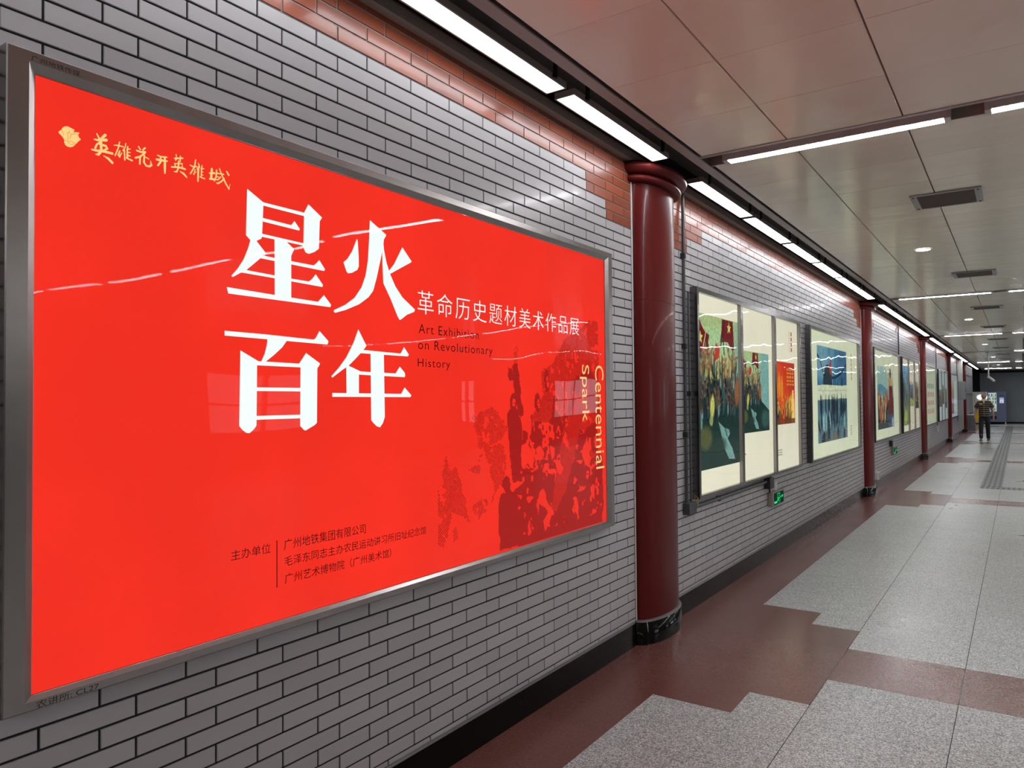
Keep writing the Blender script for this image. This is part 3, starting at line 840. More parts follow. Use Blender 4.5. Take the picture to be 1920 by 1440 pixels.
for k, c in enumerate(COLS[1:]):
    copy_thing(first, (0, c - COLS[0], 0), ['second nearest round dark red column, right of the pale framed blue painting',
               'third nearest round dark red column along the tiled wall', 'fourth red column along the wall, second from the far end',
               'farthest small red column behind the grey wall cabinet'][k])

# ================================================================== lights
def make_panel_light(y0, label, group):
    root = thing('panel_light', label, 'light', (.2, y0 + .6, 3.09), group)
    y1 = y0 + 1.195
    f = MB()
    for a in ((.142, .150, y0, y1), (.250, .258, y0, y1), (.150, .250, y0, y0 + .008), (.150, .250, y1 - .008, y1)):
        f.box(a[0], a[1], a[2], a[3], 3.076, 3.10)
    f.box(.142, .258, y0, y1, 3.10, 3.108)
    f.build('light_frame', M['trim_paint'], root)
    d = MB()
    d.box(.150, .250, y0 + .008, y1 - .008, 3.079, 3.085)
    d.build('diffuser', M['strip'], root)
    for yy in (y0 + .12, y1 - .12):
        h = MB()
        h.box(.262, .272, yy - .012, yy + .012, 3.085, 3.30)
        h.box(.2585, .272, yy - .012, yy + .012, 3.085, 3.10)
        h.build('hanger', M['black_plastic'], root)
    return root
ORD = ['first', 'second', 'third', 'fourth', 'fifth', 'sixth']
pl = make_panel_light(3.148, 'white LED wall panel light ending at the nearest red column', 'panel lights along the wall')
copy_thing(pl, (0, 1.875 - 3.148, 0), 'large white LED panel light running off the top edge above the red poster')
for y in (.60, -.68, -1.95, -3.3):
    copy_thing(pl, (0, y - 3.148, 0), 'white LED panel light along the wall behind the camera position')
NAMES = ['nearest', 'second', 'third', 'fourth', 'farthest']
for k, c in enumerate(COLS):
    n = 7 if k == 4 else 6
    for i in range(n):
        lab = 'white LED wall panel light, %s one past the %s red column' % ((ORD + ['seventh'])[i], NAMES[k])
        copy_thing(pl, (0, c + .300 + 1.26 * i - 3.148, 0), lab)

def make_tube(x0, y, label, lit=True):
    root = thing('linear_light', label, 'light', (x0 + .59, y, ZC + .02), 'linear lights across the ceiling')
    h = MB()
    h.box(x0 - .03, x0 + 1.215, y - .053, y - .039, ZC - .0075, ZC + .06)
    h.box(x0 - .03, x0 + 1.215, y + .027, y + .0355, ZC - .0075, ZC + .06)
    h.box(x0 - .03, x0 + 1.215, y - .039, y + .027, ZC + .04, ZC + .06)
    h.build('housing', M['white_metal'], root)
    for a in (x0 - .031, x0 + 1.184):
        e = MB()
        e.box(a, a + .031, y - .054, y + .0357, ZC - .011, ZC + .0605)
        e.build('end_cap', M['white_metal'], root)
    d = MB()
    d.box(x0, x0 + 1.184, y - .0385, y + .0265, ZC - .0095, ZC + .012)
    d.build('diffuser', M['cross'] if lit else M['off'], root)
    return root
tube = make_tube(.55, 4.63, 'bright linear ceiling light left of the gap, nearest light slot')
dark_tube = make_tube(.55, 29.5, 'unlit linear ceiling light in the far ceiling, between lit rows', False)
ROWN = ['', 'nearest', 'second', 'third', 'fourth', 'fifth', 'farthest']
for r, y in enumerate(SLOTS):
    for i in range(9 if r < 4 else 5):
        if (r == 1 and i == 0) or (r == 4 and i == 0):
            continue
        if r == 0:
            lab = 'linear ceiling light in the slot behind the camera position'
        elif i == 0:
            lab = 'bright linear ceiling light left of the gap, %s light slot' % ROWN[r]
        elif i == 1:
            lab = 'linear ceiling light cut by the right picture edge, %s light slot' % ROWN[r]
        else:
            lab = 'linear ceiling light further across the hall beyond the right picture edge'
        copy_thing(tube, (1.401 * i, y - 4.63, 0), lab)

def make_vent(y, label):
    root = thing('ceiling_vent', label, 'vent', (1.617, y, ZC), 'air vents in the ceiling')
    x0, x1, y0, y1 = 1.387, 1.847, y - .235, y + .235
    z0, z1 = ZC - .012, ZC - .002
    f = MB()
    f.box(x0, x0 + .045, y0, y1, z0, z1)
    f.box(x1 - .045, x1, y0, y1, z0, z1)
    f.box(x0 + .045, x1 - .045, y0, y0 + .022, z0, z1)
    f.box(x0 + .045, x1 - .045, y1 - .022, y1, z0, z1)
    f.build('vent_frame', M['grey_metal'], root)
    b = MB()
    b.box(x0 + .01, x1 - .01, y0 + .01, y1 - .01, ZC - .0019, ZC - .0006)
    b.build('vent_backing', M['black_void'], root)
    s = MB()
    for k in range(18):
        yy = y0 + .03 + k * (.41 / 17)
        s.face([(x0 + .045, yy, z1 - .001), (x1 - .045, yy, z1 - .001), (x1 - .045, yy + .012, z0 + .001), (x0 + .045, yy + .012, z0 + .001)])
        s.face([(x0 + .045, yy + .012, z0 + .001), (x1 - .045, yy + .012, z0 + .001), (x1 - .045, yy + .014, z0 + .002), (x0 + .045, yy + .014, z0 + .002)])
    s.build('slats', M['slat'], root)
    for px in (x0 + .022, x1 - .022):
        for py in (y0 + .04, y1 - .04):
            q = MB()
            q.tube([(px, py, z0 + .001), (px, py, z0 - .004)], .008, 10)
            q.build('screw', M['black_plastic'], root)
    return root
vt = make_vent(6.48, 'dark slatted ceiling vent nearest the camera, left of the right edge')
for k in range(1, 10):
    copy_thing(vt, (0, 4.17 * k, 0), 'dark slatted ceiling vent, %s from the camera' % ['', 'second', 'third', 'fourth', 'fifth', 'sixth', 'seventh', 'eighth', 'ninth', 'tenth and last'][k])

def make_down(y, label):
    root = thing('downlight', label, 'light', (1.258, y, ZC), 'round downlights in the ceiling')
    r = MB()
    n = 24
    ring = lambda rad, z: [(1.258 + rad * math.cos(2 * math.pi * i / n), y + rad * math.sin(2 * math.pi * i / n), z) for i in range(n)]
    r.loft([ring(.085, ZC - .0015), ring(.082, ZC - .007), ring(.068, ZC - .007), ring(.066, ZC - .0015)], 0, cap=False)
    r.build('rim', M['white_metal'], root, smooth=True)
    d = MB()
    d.loft([ring(.067, ZC - .0045), ring(.067, ZC - .0012)])
    d.build('lens', M['down'], root)
    return root
dl = make_down(8.6, 'round white downlight nearest the camera, between two ceiling vents')
for k in range(1, 5):
    copy_thing(dl, (0, 8.35 * k, 0), '%s round downlight from the camera in the cream ceiling' % ['', 'second', 'third', 'fourth', 'fifth'][k])
# ================================================================== light boxes
def rect_ring(m, o, i, xo, xi, mi=0):
    """a mitred frame: o, i = (y0, y1, z0, z1) of the outer and inner edge at depths xo, xi"""
    O = [(xo, o[0], o[2]), (xo, o[1], o[2]), (xo, o[1], o[3]), (xo, o[0], o[3])]
    I = [(xi, i[0], i[2]), (xi, i[1], i[2]), (xi, i[1], i[3]), (xi, i[0], i[3])]
    for k in range(4):
        m.face([O[k], O[(k + 1) % 4], I[(k + 1) % 4], I[k]], mi)

def open_frame(m, o, i, front, depth):
    """box frame: outer sides from the wall, front face, inner sides down to depth"""
    rect_ring(m, o, o, .0012, front - .002)
    rect_ring(m, o, (o[0] + .002, o[1] - .002, o[2] + .002, o[3] - .002), front - .002, front)
    rect_ring(m, (o[0] + .002, o[1] - .002, o[2] + .002, o[3] - .002), i, front, front)
    rect_ring(m, i, i, front, depth)

def pane_part(root, y0, y1, z0, z1, xa, xb, mat, name='clear_pane'):
    p = MB()
    p.box(xa, xb, y0, y1, z0, z1)
    return p.build(name, mat, root)

# ---- the big red poster
PO = (.748, 3.930, .818, 2.431)
PI = (.797, 3.882, .841, 2.403)
PG = (.815, 3.851, .853, 2.379)
poster = thing('advertising_light_box', 'huge red backlit poster with four big white characters in a steel frame', 'poster', (.03, 2.33, .818))
f = MB()
rect_ring(f, PO, PO, .0012, .057)
rect_ring(f, PO, (PO[0] + .003, PO[1] - .003, PO[2] + .003, PO[3] - .003), .057, .060)
rect_ring(f, (PO[0] + .003, PO[1] - .003, PO[2] + .003, PO[3] - .003), PI, .060, .060)
rect_ring(f, PI, (PG[0] - .002, PG[1] + .002, PG[2] - .0015, PG[3] + .002), .060, .0495)
rect_ring(f, (PG[0] - .002, PG[1] + .002, PG[2] - .0015, PG[3] + .002), PG, .0495, .0490)
rect_ring(f, PG, PG, .0490, .0435)
fr = f.build('frame', M['steel'], poster)
b = MB()
b.box(.0012, .012, PO[0] + .003, PO[1] - .003, PO[2] + .003, PO[3] - .003)
b.build('back_panel', M['steel_dark'], poster)
sheet = MB()
sheet.box(.039, .0438, PG[0] - .002, PG[1] + .002, PG[2] - .002, PG[3] + .002)
sheet.build('red_print', M['poster'], poster)
for nm, P in (('title_character', BIG_STAR), ('title_character', BIG_FIRE), ('title_character', BIG_HUNDRED), ('title_character', BIG_YEAR)):
    flat_polys(nm, P, .0448, M['poster_white'], poster)
flat_polys('brush_lettering', brush(BRUSH), .0448, M['poster_gold'], poster)
emb = flat_polys('flower_emblem', FLOWER, .0446, M['poster_gold'], poster)
flat_polys('emblem_outline', brush(FLOWER_LINES), .0449, M['poster'], emb)
lettering('subtitle_lettering', '革命历史题材美术作品展', 2.2225, 3.546, 1.9165, 2.0135, .0448, M['poster_white'], poster, fat=-.010, space=1.18)
lettering('english_lettering', 'Art Exhibition', 2.2280, 2.629, 1.8366, 1.8754, .0448, M['poster_ink'], poster, fat=-.004, space=1.15)
lettering('english_lettering', 'on Revolutionary', 2.2246, 2.7338, 1.7600, 1.8100, .0448, M['poster_ink'], poster, fat=-.004, space=1.15)
lettering('english_lettering', 'History', 2.2215, 2.426, 1.6900, 1.7345, .0448, M['poster_ink'], poster, fat=-.004, space=1.15)
lettering('vertical_lettering', 'Centennial', 3.7290, 3.8300, 1.1650, 1.7590, .0450, M['poster_gold'], poster, turn=True, fat=-.004)
lettering('vertical_lettering', 'Spark', 3.5500, 3.6560, 1.4385, 1.7570, .0450, M['poster_gold'], poster, turn=True, fat=-.004)
lettering('credit_lettering', '主办单位', 1.3677, 1.5119, 1.0760, 1.1080, .0448, M['poster_ink'], poster, fat=-.002)
lettering('credit_lettering', '广州地铁集团有限公司', 1.5645, 1.9312, 1.0752, 1.1105, .0448, M['poster_ink'], poster, fat=-.002)
lettering('credit_lettering', '毛泽东同志主办农民运动讲习所旧址纪念馆', 1.5665, 2.2655, 1.0215, 1.0540, .0448, M['poster_ink'], poster, fat=-.002)
lettering('credit_lettering', '广州艺术博物院（广州美术馆）', 1.5677, 2.0640, .9640, .9975, .0448, M['poster_ink'], poster, fat=-.002)
flat_polys('credit_rule', [[(1.5350, 1.1121), (1.5385, 1.1121), (1.5385, .9591), (1.5350, .9591)]], .0448, M['poster_ink'], poster)
lettering('frame_lettering', '广州地铁传媒', .8013, .9150, 2.4055, 2.4195, .0603, M['black_plastic'], poster)
lettering('frame_lettering', '农讲所: CL27', .8210, .9690, .8208, .8385, .0603, M['black_plastic'], poster)

# printed crowd in darker red: flat shapes, light cut-outs and a halftone screen
class Tone(Canvas):
    """tone map of the printed crowd: 0 paper red, 1 solid dark; laid in metres on the sheet"""
    def __init__(self, y0, y1, z0, z1, step):
        self.y0, self.z1, self.st = y0, z1, step
        self.w, self.h = int((y1 - y0) / step), int((z1 - z0) / step)
        self.U, self.V = np.meshgrid(y0 + (np.arange(self.w) + .5) * step, z1 - (np.arange(self.h) + .5) * step)
        self.c = np.zeros((self.h, self.w, 1))
        # ragged edges: every lookup is pushed about a little
        self.n1, self.n2, self.n3 = self.field(5, 3), self.field(14, 4), self.field(3, 5)
        self.U = self.U + .010 * (self.field(4, 1) - .5) + .012 * (self.field(10, 6) - .5)
        self.V = self.V + .010 * (self.field(4, 2) - .5) + .012 * (self.field(10, 7) - .5)
    def field(self, cell, seed):
        rs = np.random.RandomState(seed)
        g_ = rs.rand(self.h // cell + 3, self.w // cell + 3)
        yy, xx = np.arange(self.h) / cell, np.arange(self.w) / cell
        i, j_ = yy.astype(int), xx.astype(int)
        fy, fx = (yy - i)[:, None], (xx - j_)[None, :]
        fy, fx = fy * fy * (3 - 2 * fy), fx * fx * (3 - 2 * fx)
        A, B = g_[np.ix_(i, j_)], g_[np.ix_(i, j_ + 1)]
        C_, D = g_[np.ix_(i + 1, j_)], g_[np.ix_(i + 1, j_ + 1)]
        return (A * (1 - fx) + B * fx) * (1 - fy) + (C_ * (1 - fx) + D * fx) * fy
    def oval(self, y, z, ry, rz, t):
        self.put((((self.U - y) / ry) ** 2 + ((self.V - z) / rz) ** 2 < 1).astype(float), (t,))
    def area(self, poly, t, mottle=0.0, seed=0):
        ins = np.zeros_like(self.U, bool)
        n = len(poly)
        for i in range(n):
            (x1, y1), (x2, y2) = poly[i], poly[(i + 1) % n]
            if y1 == y2:
                continue
            k = (y1 > self.V) != (y2 > self.V)
            ins ^= k & (self.U < (x2 - x1) * (self.V - y1) / (y2 - y1) + x1)
        tone = np.full(self.U.shape, float(t))
        if mottle:
            f = .6 * self.field(9, seed + 20) + .4 * self.field(4, seed + 40)
            tone = np.where(f < mottle, 0.0, tone)
        self.c[..., 0] = np.where(ins, tone, self.c[..., 0])
T = Tone(2.34, 3.8265, .8560, 2.02, .0042)
for i, P in enumerate(CROWD_DOTS):
    T.area(P, .42 if i > 1 else .55, .30, i)
for P in CROWD_DARK:
    T.area(P, 1.0)
# a strip of mingled heads and shoulders across the middle, and mottled light among the dark coats
heads = ((3.118, 1.548, .030, .052), (3.285, 1.535, .028, .050), (3.205, 1.66, .026, .06), (3.47, 1.60, .026, .045), (3.39, 1.44, .030, .050), (2.975, 1.30, .040, .065), (3.30, 1.25, .045, .06), (3.56, 1.33, .045, .065), (3.715, 1.33, .045, .075), (2.90, 1.555, .026, .045), (3.62, 1.15, .04, .055))
for k, (y, z, a_, b_) in enumerate(heads):
    T.oval(y, z - b_ * 2.1, a_ * 2.1, b_ * 1.5, 1.0 if k % 2 else .6)
    T.oval(y, z, a_, b_, 1.0)
T.area([(3.08, 1.46), (3.40, 1.42), (3.62, 1.36), (3.70, 1.15), (3.20, 1.12), (2.98, 1.22)], 1.0, .40, 7)
T.area([(2.93, 1.25), (3.25, 1.18), (3.40, .92), (2.93, .87)], 1.0, .27, 11)
T.area([(3.45, 1.22), (3.80, 1.24), (3.82, .90), (3.45, .90)], 1.0, .32, 15)
T.area([(3.36, 1.40), (3.60, 1.66), (3.66, 1.62), (3.45, 1.20), (3.30, .98), (3.24, 1.0)], .62)
T.area([(2.94, .91), (3.80, .91), (3.80, .78), (2.94, .78)], 1.0)
for P in CROWD_CUT:
    T.area(P, 0.0)
for k, (y, z, a_, b_) in enumerate(heads):
    if k not in (5, 7):
        T.oval(y + a_ * .30, z - b_ * .10, a_ * .42, b_ * .48, 0.0)
        T.oval(y + a_ * .30, z - b_ * .02, a_ * .30, b_ * .07, 1.0)
tone = T.c[..., 0]
pitch = .0118
dots, solid_ = [], []
for r in range(T.h):
    c0 = None
    for q in range(T.w + 1):
        on = q < T.w and tone[r, q] > .8
        if on and c0 is None:
            c0 = q
        if not on and c0 is not None:
            ya, yb = T.y0 + c0 * T.st, T.y0 + q * T.st
            za, zb = T.z1 - r * T.st, T.z1 - (r + 1) * T.st
            if r > 0:
                za += .0002
            solid_.append([(ya, zb), (yb, zb), (yb, za), (ya, za)])
            c0 = None
row = 0
z = .860
while z < 2.01:
    y = 2.345 + (pitch / 2 if row % 2 else 0)
    while y < 3.820:
        r, q = int((T.z1 - z) / T.st), int((y - T.y0) / T.st)
        if 0 <= r < T.h and 0 <= q < T.w and .1 < tone[r, q] <= .8:
            s_ = pitch * (.17 + .33 * tone[r, q] + random.uniform(-.05, .05))
            dots.append([(y - s_, z), (y, z - s_), (y + s_, z), (y, z + s_)])
        y += pitch
    z += pitch / 2 * 1.02
    row += 1
crowd = flat_polys('crowd_illustration', solid_, .0443, M['poster_dark'], poster)
flat_polys('halftone_screen', dots, .0441, M['poster_dots'], crowd)
pane_part(poster, PG[0], PG[1], PG[2], PG[3], .0462, .0482, M['acrylic'], 'acrylic_pane')

# ---- boxes with one sheet and boxes with three
def light_box(label, outer, openings, sheet_mat, group, zb=(.833, 2.375), deep=.030):
    root = thing('advertising_light_box', label, 'light box', (.03, (outer[0] + outer[1]) / 2, outer[2]), group)
    f = MB()
    i0, i1 = openings[0][0], openings[-1][1]
    open_frame(f, outer, (i0, i1, zb[0], zb[1]), .060, deep)
    f.build('frame', M['steel_dark'], root)
    for (a, b), (c, d) in zip(openings[:-1], openings[1:]):
        m = MB()
        m.box(deep, .060, b, c, zb[0], zb[1])
        m.build('mullion', M['steel_dark'], root)
    bk = MB()
    bk.box(.0012, .012, outer[0] + .003, outer[1] - .003, outer[2] + .003, outer[3] - .003)
    bk.build('back_panel', M['steel_dark'], root)
    for a, b in openings:
        s = MB()
        s.box(deep - .004, deep, a, b, zb[0], zb[1])
        s.build('lit_sheet', sheet_mat, root)
        for e in (a, b):
            jm = MB()
            x = e + .0006 if e == a else e - .0022
            jm.box(deep + .0006, .0585, x, x + .0016, zb[0] + .001, zb[1] - .001)
            jm.build('jamb', M['trim_paint'], root)
        pane_part(root, a + .003, b - .003, zb[0] + .001, zb[1] - .001, deep + .010, deep + .013, M['pane'], 'glass_pane')
    return root
GB = 'light boxes along the tiled wall'
PX = .0306

def rows_of_marks(root, name, mat, y0, z0, cols, rows, w, h, gy, gz, x=PX):
    P = []
    for r in range(rows):
        for c in range(cols):
            y, z = y0 + c * gy, z0 - r * gz
            P.append([(y, z), (y + w, z), (y + w, z - h), (y, z - h)])
    return flat_polys(name, P, x, mat, root)

TEAL = [(30, 48, 52), (44, 66, 66), (60, 80, 74), (186, 178, 96), (140, 110, 80), (96, 124, 120), (60, 50, 44), (160, 150, 110)]
def flag_picture(wd, ht, u1):
    """flags over a marching crowd with a pale stream; u1 < 1 shows only the left part of it"""
    c = Canvas(wd, ht, (170, 190, 130), (120, 160, 140))
    k = 1 / u1
    q = lambda pts: [(u * k, v) for u, v in pts]
    c.dab(.98 * k, .35, .34 * k, .9, (122, 172, 166), .95)
    c.dab(.30 * k, .24, .24 * k, .18, (166, 204, 150), .8)
    c.poly(q([(0, .44), (.3, .41), (.62, .44), (.72, .62), (1, .74), (1, 1), (0, 1)]), (34, 56, 56))
    c.poly(q([(.0, .01), (.05, .03), (.09, .08), (.13, .11), (.20, .13), (.18, .19), (.13, .27), (.0, .30)]), (112, 32, 34))
    c.poly(q([(.12, .16), (.18, .17), (.21, .24), (.18, .29), (.10, .28)]), (96, 40, 38), .9)
    c.star(.065 * k, .155, .046, (206, 206, 110))
    c.poly(q([(.41, .005), (.60, .006), (.62, .20), (.585, .21), (.50, .155), (.375, .165), (.40, .08)]), (112, 34, 38))
    c.poly(q([(.43, .01), (.46, .01), (.44, .12), (.42, .12)]), (84, 26, 30), .8)
    c.star(.53 * k, .056, .046, (206, 206, 110))
    c.poly(q([(.30, .17), (.37, .21), (.35, .27), (.26, .31), (.29, .24)]), (190, 56, 46))
    c.line((.155 * k, .10), (.05 * k, .34), .006, (198, 198, 140))
    c.line((.43 * k, .13), (.44 * k, .24), .009, (44, 56, 54))
    c.line((.60 * k, .15), (.585 * k, .34), .008, (80, 74, 60))
    c.line((.385 * k, .19), (.41 * k, .12), .008, (44, 56, 54))
    c.crowd(.0, min(.64 * k, 1.0), .27, .40, 40, [(186, 178, 96), (120, 104, 70), (64, 74, 64), (150, 128, 84), (90, 96, 80)], 5, .045)
    c.crowd(.0, min(.68 * k, 1.0), .42, .66, 80, [(30, 48, 52), (40, 62, 64), (52, 78, 80), (78, 66, 50), (96, 124, 120), (28, 40, 44)], 6, .045, (120, 92, 70))
    c.dab(.66 * k, .50, .045 * k, .10, (152, 96, 58), .9)
    c.dab(.69 * k, .44, .02 * k, .05, (150, 100, 62), .9)
    c.poly(q([(.0, .70), (.3, .68), (.6, .66), (.8, .70), (1, .76), (1, 1), (0, 1)]), (36, 58, 52), .85)
    c.dab(.235 * k, .60, .035 * k, .085, (200, 202, 102), .95, .25)
    c.dab(.215 * k, .69, .03 * k, .035, (150, 164, 96), .9)
    c.dab(.05 * k, .68, .03 * k, .07, (120, 168, 158), .8, -.4)
    c.poly(q([(.33, .70), (.43, .745), (.51, .76), (.52, .79), (.48, .82), (.56, .89), (.61, .97), (.50, .96), (.42, .88), (.37, .78)]), (122, 168, 160), .92)
    c.line((.44 * k, .75), (.47 * k, .80), .008, (60, 86, 80))
    c.dab(.13 * k, .80, .10 * k, .08, (106, 104, 60), .7)
    c.dab(.34 * k, .86, .12 * k, .06, (44, 64, 54), .7)
    c.dab(.85 * k, .84, .15 * k, .12, (64, 104, 100), .7)
    c.grain(.16, 3)
    return c

tri = light_box('triple light box with battle flag paintings, beyond the nearest red column', (5.335, 8.510, .808, 2.412), [(5.370, 6.385), (6.445, 7.455), (7.515, 8.470)], M['cream_sheet'], GB)
flag_picture(170, 210, .69).sheet('painting_print', 5.371, 6.384, 1.010, 2.225, PX, M['paint'], tri)
flag_picture(170, 140, 1.0).sheet('painting_print', 6.446, 7.330, 1.252, 1.990, PX, M['paint'], tri)
c = Canvas(150, 120, (206, 58, 32), (226, 92, 40))
c.dab(.15, .45, .3, .5, (232, 84, 40), .7)
c.dab(.86, .22, .28, .3, (188, 58, 46), .8)
for r in range(5):
    for q in range(3):
        c.poly([(.60 + .13 * q, .10 + .06 * r), (.70 + .13 * q, .10 + .06 * r), (.70 + .13 * q, .135 + .06 * r), (.60 + .13 * q, .135 + .06 * r)], (238, 160, 60), .8)
for u, h in ((.12, .30), (.24, .22), (.36, .28)):
    c.dab(u, h + .16, .055, .20, (232, 150, 52), .9)
    c.dab(u, h - .02, .028, .04, (214, 130, 60), .9)
c.poly([(.70, .52), (.82, .50), (.86, .62), (.74, .70)], (140, 52, 46), .9)
c.dab(.82, .78, .18, .26, (250, 206, 90), .9)
c.poly([(.86, .45), (.94, .45), (.98, 1), (.84, 1)], (252, 216, 120), .9)
c.crowd(.02, .8, .66, .88, 34, [(70, 66, 48), (120, 100, 50), (226, 170, 70), (90, 84, 60), (200, 120, 50)], 9, .07, (220, 170, 90))
c.poly([(0, .90), (1, .92), (1, 1), (0, 1)], (120, 66, 42), .85)
c.grain(.12, 5)
c.sheet('painting_print', 7.517, 8.330, 1.293, 1.938, PX, M['paint'], tri)
rows_of_marks(tri, 'caption_print', M['red_ink'], 6.452, 1.072, 3, 1, .035, .012, .042, .02)
rows_of_marks(tri, 'caption_print', M['grey_ink'], 6.452, 1.030, 2, 3, .040, .010, .045, .028)
rows_of_marks(tri, 'caption_print', M['red_ink'], 7.560, 1.082, 2, 1, .030, .012, .036, .02)
rows_of_marks(tri, 'caption_print', M['grey_ink'], 7.560, 1.040, 4, 3, .050, .010, .057, .024)
rows_of_marks(tri, 'caption_print', M['red_ink'], 8.190, 2.270, 1, 4, .050, .042, .06, .056)
rows_of_marks(tri, 'caption_print', M['grey_ink'], 8.120, 2.270, 1, 8, .016, .018, .03, .028)

s1 = light_box('pale framed blue painting light box left of the second red column', (8.975, 12.200, .806, 2.416), [(9.030, 12.105)], M['pale_sheet'], GB)
c = Canvas(190, 130, (70, 126, 156), (60, 108, 136))
c.dab(.12, .12, .25, .25, (130, 176, 186), .7)
c.dab(.48, .12, .08, .3, (110, 160, 176), .6)
c.dab(.85, .2, .2, .25, (56, 98, 134), .7)
for q in range(26):
    t0, t1 = q / 26, (q + 1) / 26
    fa = lambda t: (.0 + .22 * t, .10 + .22 * t * t + .04 * t)
    c.line(fa(t0), fa(t1), .012, (34, 62, 80))
    fb = lambda t: (.46 + .52 * t, .32 - .17 * t * t)
    c.line(fb(t0), fb(t1), .013, (34, 60, 78))
c.poly([(.17, .40), (.20, .27), (.27, .19), (.34, .18), (.44, .24), (.47, .40)], (48, 62, 70))
c.poly([(.37, .20), (.46, .09), (.44, .20), (.46, .30), (.40, .28)], (172, 66, 58))
c.crowd(.1, .95, .34, .39, 16, [(40, 60, 74), (50, 72, 86)], 4, .035, (70, 80, 84))
c.poly([(0, .405), (1, .395), (1, .55), (0, .56)], (216, 226, 190))
c.poly([(0, .455), (1, .445), (1, .462), (0, .472)], (190, 204, 176), .8)
c.poly([(0, .56), (1, .545), (1, 1), (0, 1)], (84, 122, 132))
rs_ = np.random.RandomState(8)
for q in range(30):
    u = .06 + .91 * rs_.rand()
    t = .50 + .07 * rs_.rand()
    c.dab(u, t + .10, .014 + .01 * rs_.rand(), .09, (34, 46, 56), .95)
    c.dab(u, t, .008, .016, (50, 52, 54), .95)
for q in range(22):
    u = .03 + .95 * rs_.rand()
    c.dab(u, .75 + .08 * rs_.rand(), .022, .10, [(150, 190, 194), (40, 56, 66), (56, 82, 94), (28, 38, 46)][rs_.randint(4)], .85, rs_.normal(0, .25))
for q in range(16):
    c.dab(rs_.rand(), .92 + .07 * rs_.rand(), .03, .07, [(26, 36, 44), (70, 90, 92), (120, 92, 62), (36, 44, 48)][rs_.randint(4)], .85)
c.grain(.16, 6)
c.sheet('painting_print', 9.430, 11.275, 1.006, 2.210, PX, M['paint'], s1)
rows_of_marks(s1, 'caption_print', M['red_ink'], 11.62, 2.20, 1, 6, .05, .050, .06, .066)
rows_of_marks(s1, 'caption_print', M['grey_ink'], 11.50, 1.16, 2, 5, .05, .014, .06, .030)

s2 = light_box('pale light box with a red robed standing figure, beyond the second column', (13.56, 16.82, .806, 2.416), [(13.62, 16.70)], M['pale_sheet'], GB)
c = Canvas(160, 110, (226, 234, 200), (60, 66, 70))
c.dab(.2, .2, .45, .24, (150, 190, 184), .8)
c.poly([(0, .30), (.2, .28), (.55, .36), (.6, .55), (0, .6)], (92, 148, 166))
c.poly([(0, .40), (.15, .5), (.6, .55), (1, .5), (1, 1), (0, 1)], (70, 70, 66))
c.crowd(.02, .62, .50, .86, 46, [(176, 84, 50), (200, 120, 60), (70, 84, 84), (196, 176, 120), (60, 60, 60)], 12, .09, (190, 130, 84))
c.poly([(.70, .30), (.92, .30), (.98, .78), (.70, .80)], (112, 40, 38))
c.dab(.80, .10, .05, .10, (112, 60, 48))
c.dab(.80, .24, .10, .07, (206, 160, 84))
c.line((.70, .02), (.72, .30), .012, (80, 70, 60))
c.poly([(.60, .80), (1, .76), (1, 1), (.6, 1)], (70, 84, 104))
c.dab(.92, .92, .08, .09, (190, 200, 220), .8)
c.dab(.2, .98, .4, .06, (50, 56, 60), .8)
c.grain(.15, 8)
c.sheet('painting_print', 14.02, 15.98, 1.000, 2.120, PX, M['paint'], s2)

t2 = light_box('triple light box with blue and green figure panels, left of the third column', (17.17, 20.50, .806, 2.416), [(17.23, 18.27), (18.33, 19.37), (19.43, 20.42)], M['cream_sheet'], GB)
c = Canvas(64, 100, (120, 176, 206), (86, 140, 170))
c.crowd(.1, .95, .30, .75, 18, [(48, 66, 78), (60, 92, 110), (120, 130, 110)], 21, .12, (120, 100, 80))
c.poly([(0, .72), (1, .66), (1, 1), (0, 1)], (120, 140, 84))
c.dab(.55, .86, .35, .12, (176, 196, 96), .9)
c.dab(.2, .80, .15, .10, (56, 66, 70))
c.grain(.13, 9)
c.sheet('painting_print', 17.24, 18.26, .960, 2.240, PX, M['paint'], t2)
c = Canvas(60, 60, (206, 200, 176), (140, 160, 130))
c.poly([(0, .16), (1, .10), (1, .6), (0, .6)], (96, 152, 186))
c.crowd(.1, .95, .3, .75, 14, [(60, 66, 70), (110, 92, 70), (84, 110, 120)], 22, .14, (150, 110, 84))
c.dab(.5, .86, .5, .2, (168, 184, 96))
c.grain(.13, 10)
c.sheet('painting_print', 18.34, 19.30, 1.360, 1.920, PX, M['paint'], t2)
c = Canvas(60, 60, (206, 196, 170), (110, 96, 74))
c.crowd(.1, .95, .2, .95, 20, [(96, 84, 56), (70, 66, 56), (160, 140, 74)], 23, .16, (150, 120, 84))
c.grain(.13, 11)
c.sheet('painting_print', 19.50, 20.35, 1.300, 1.930, PX, M['paint'], t2)

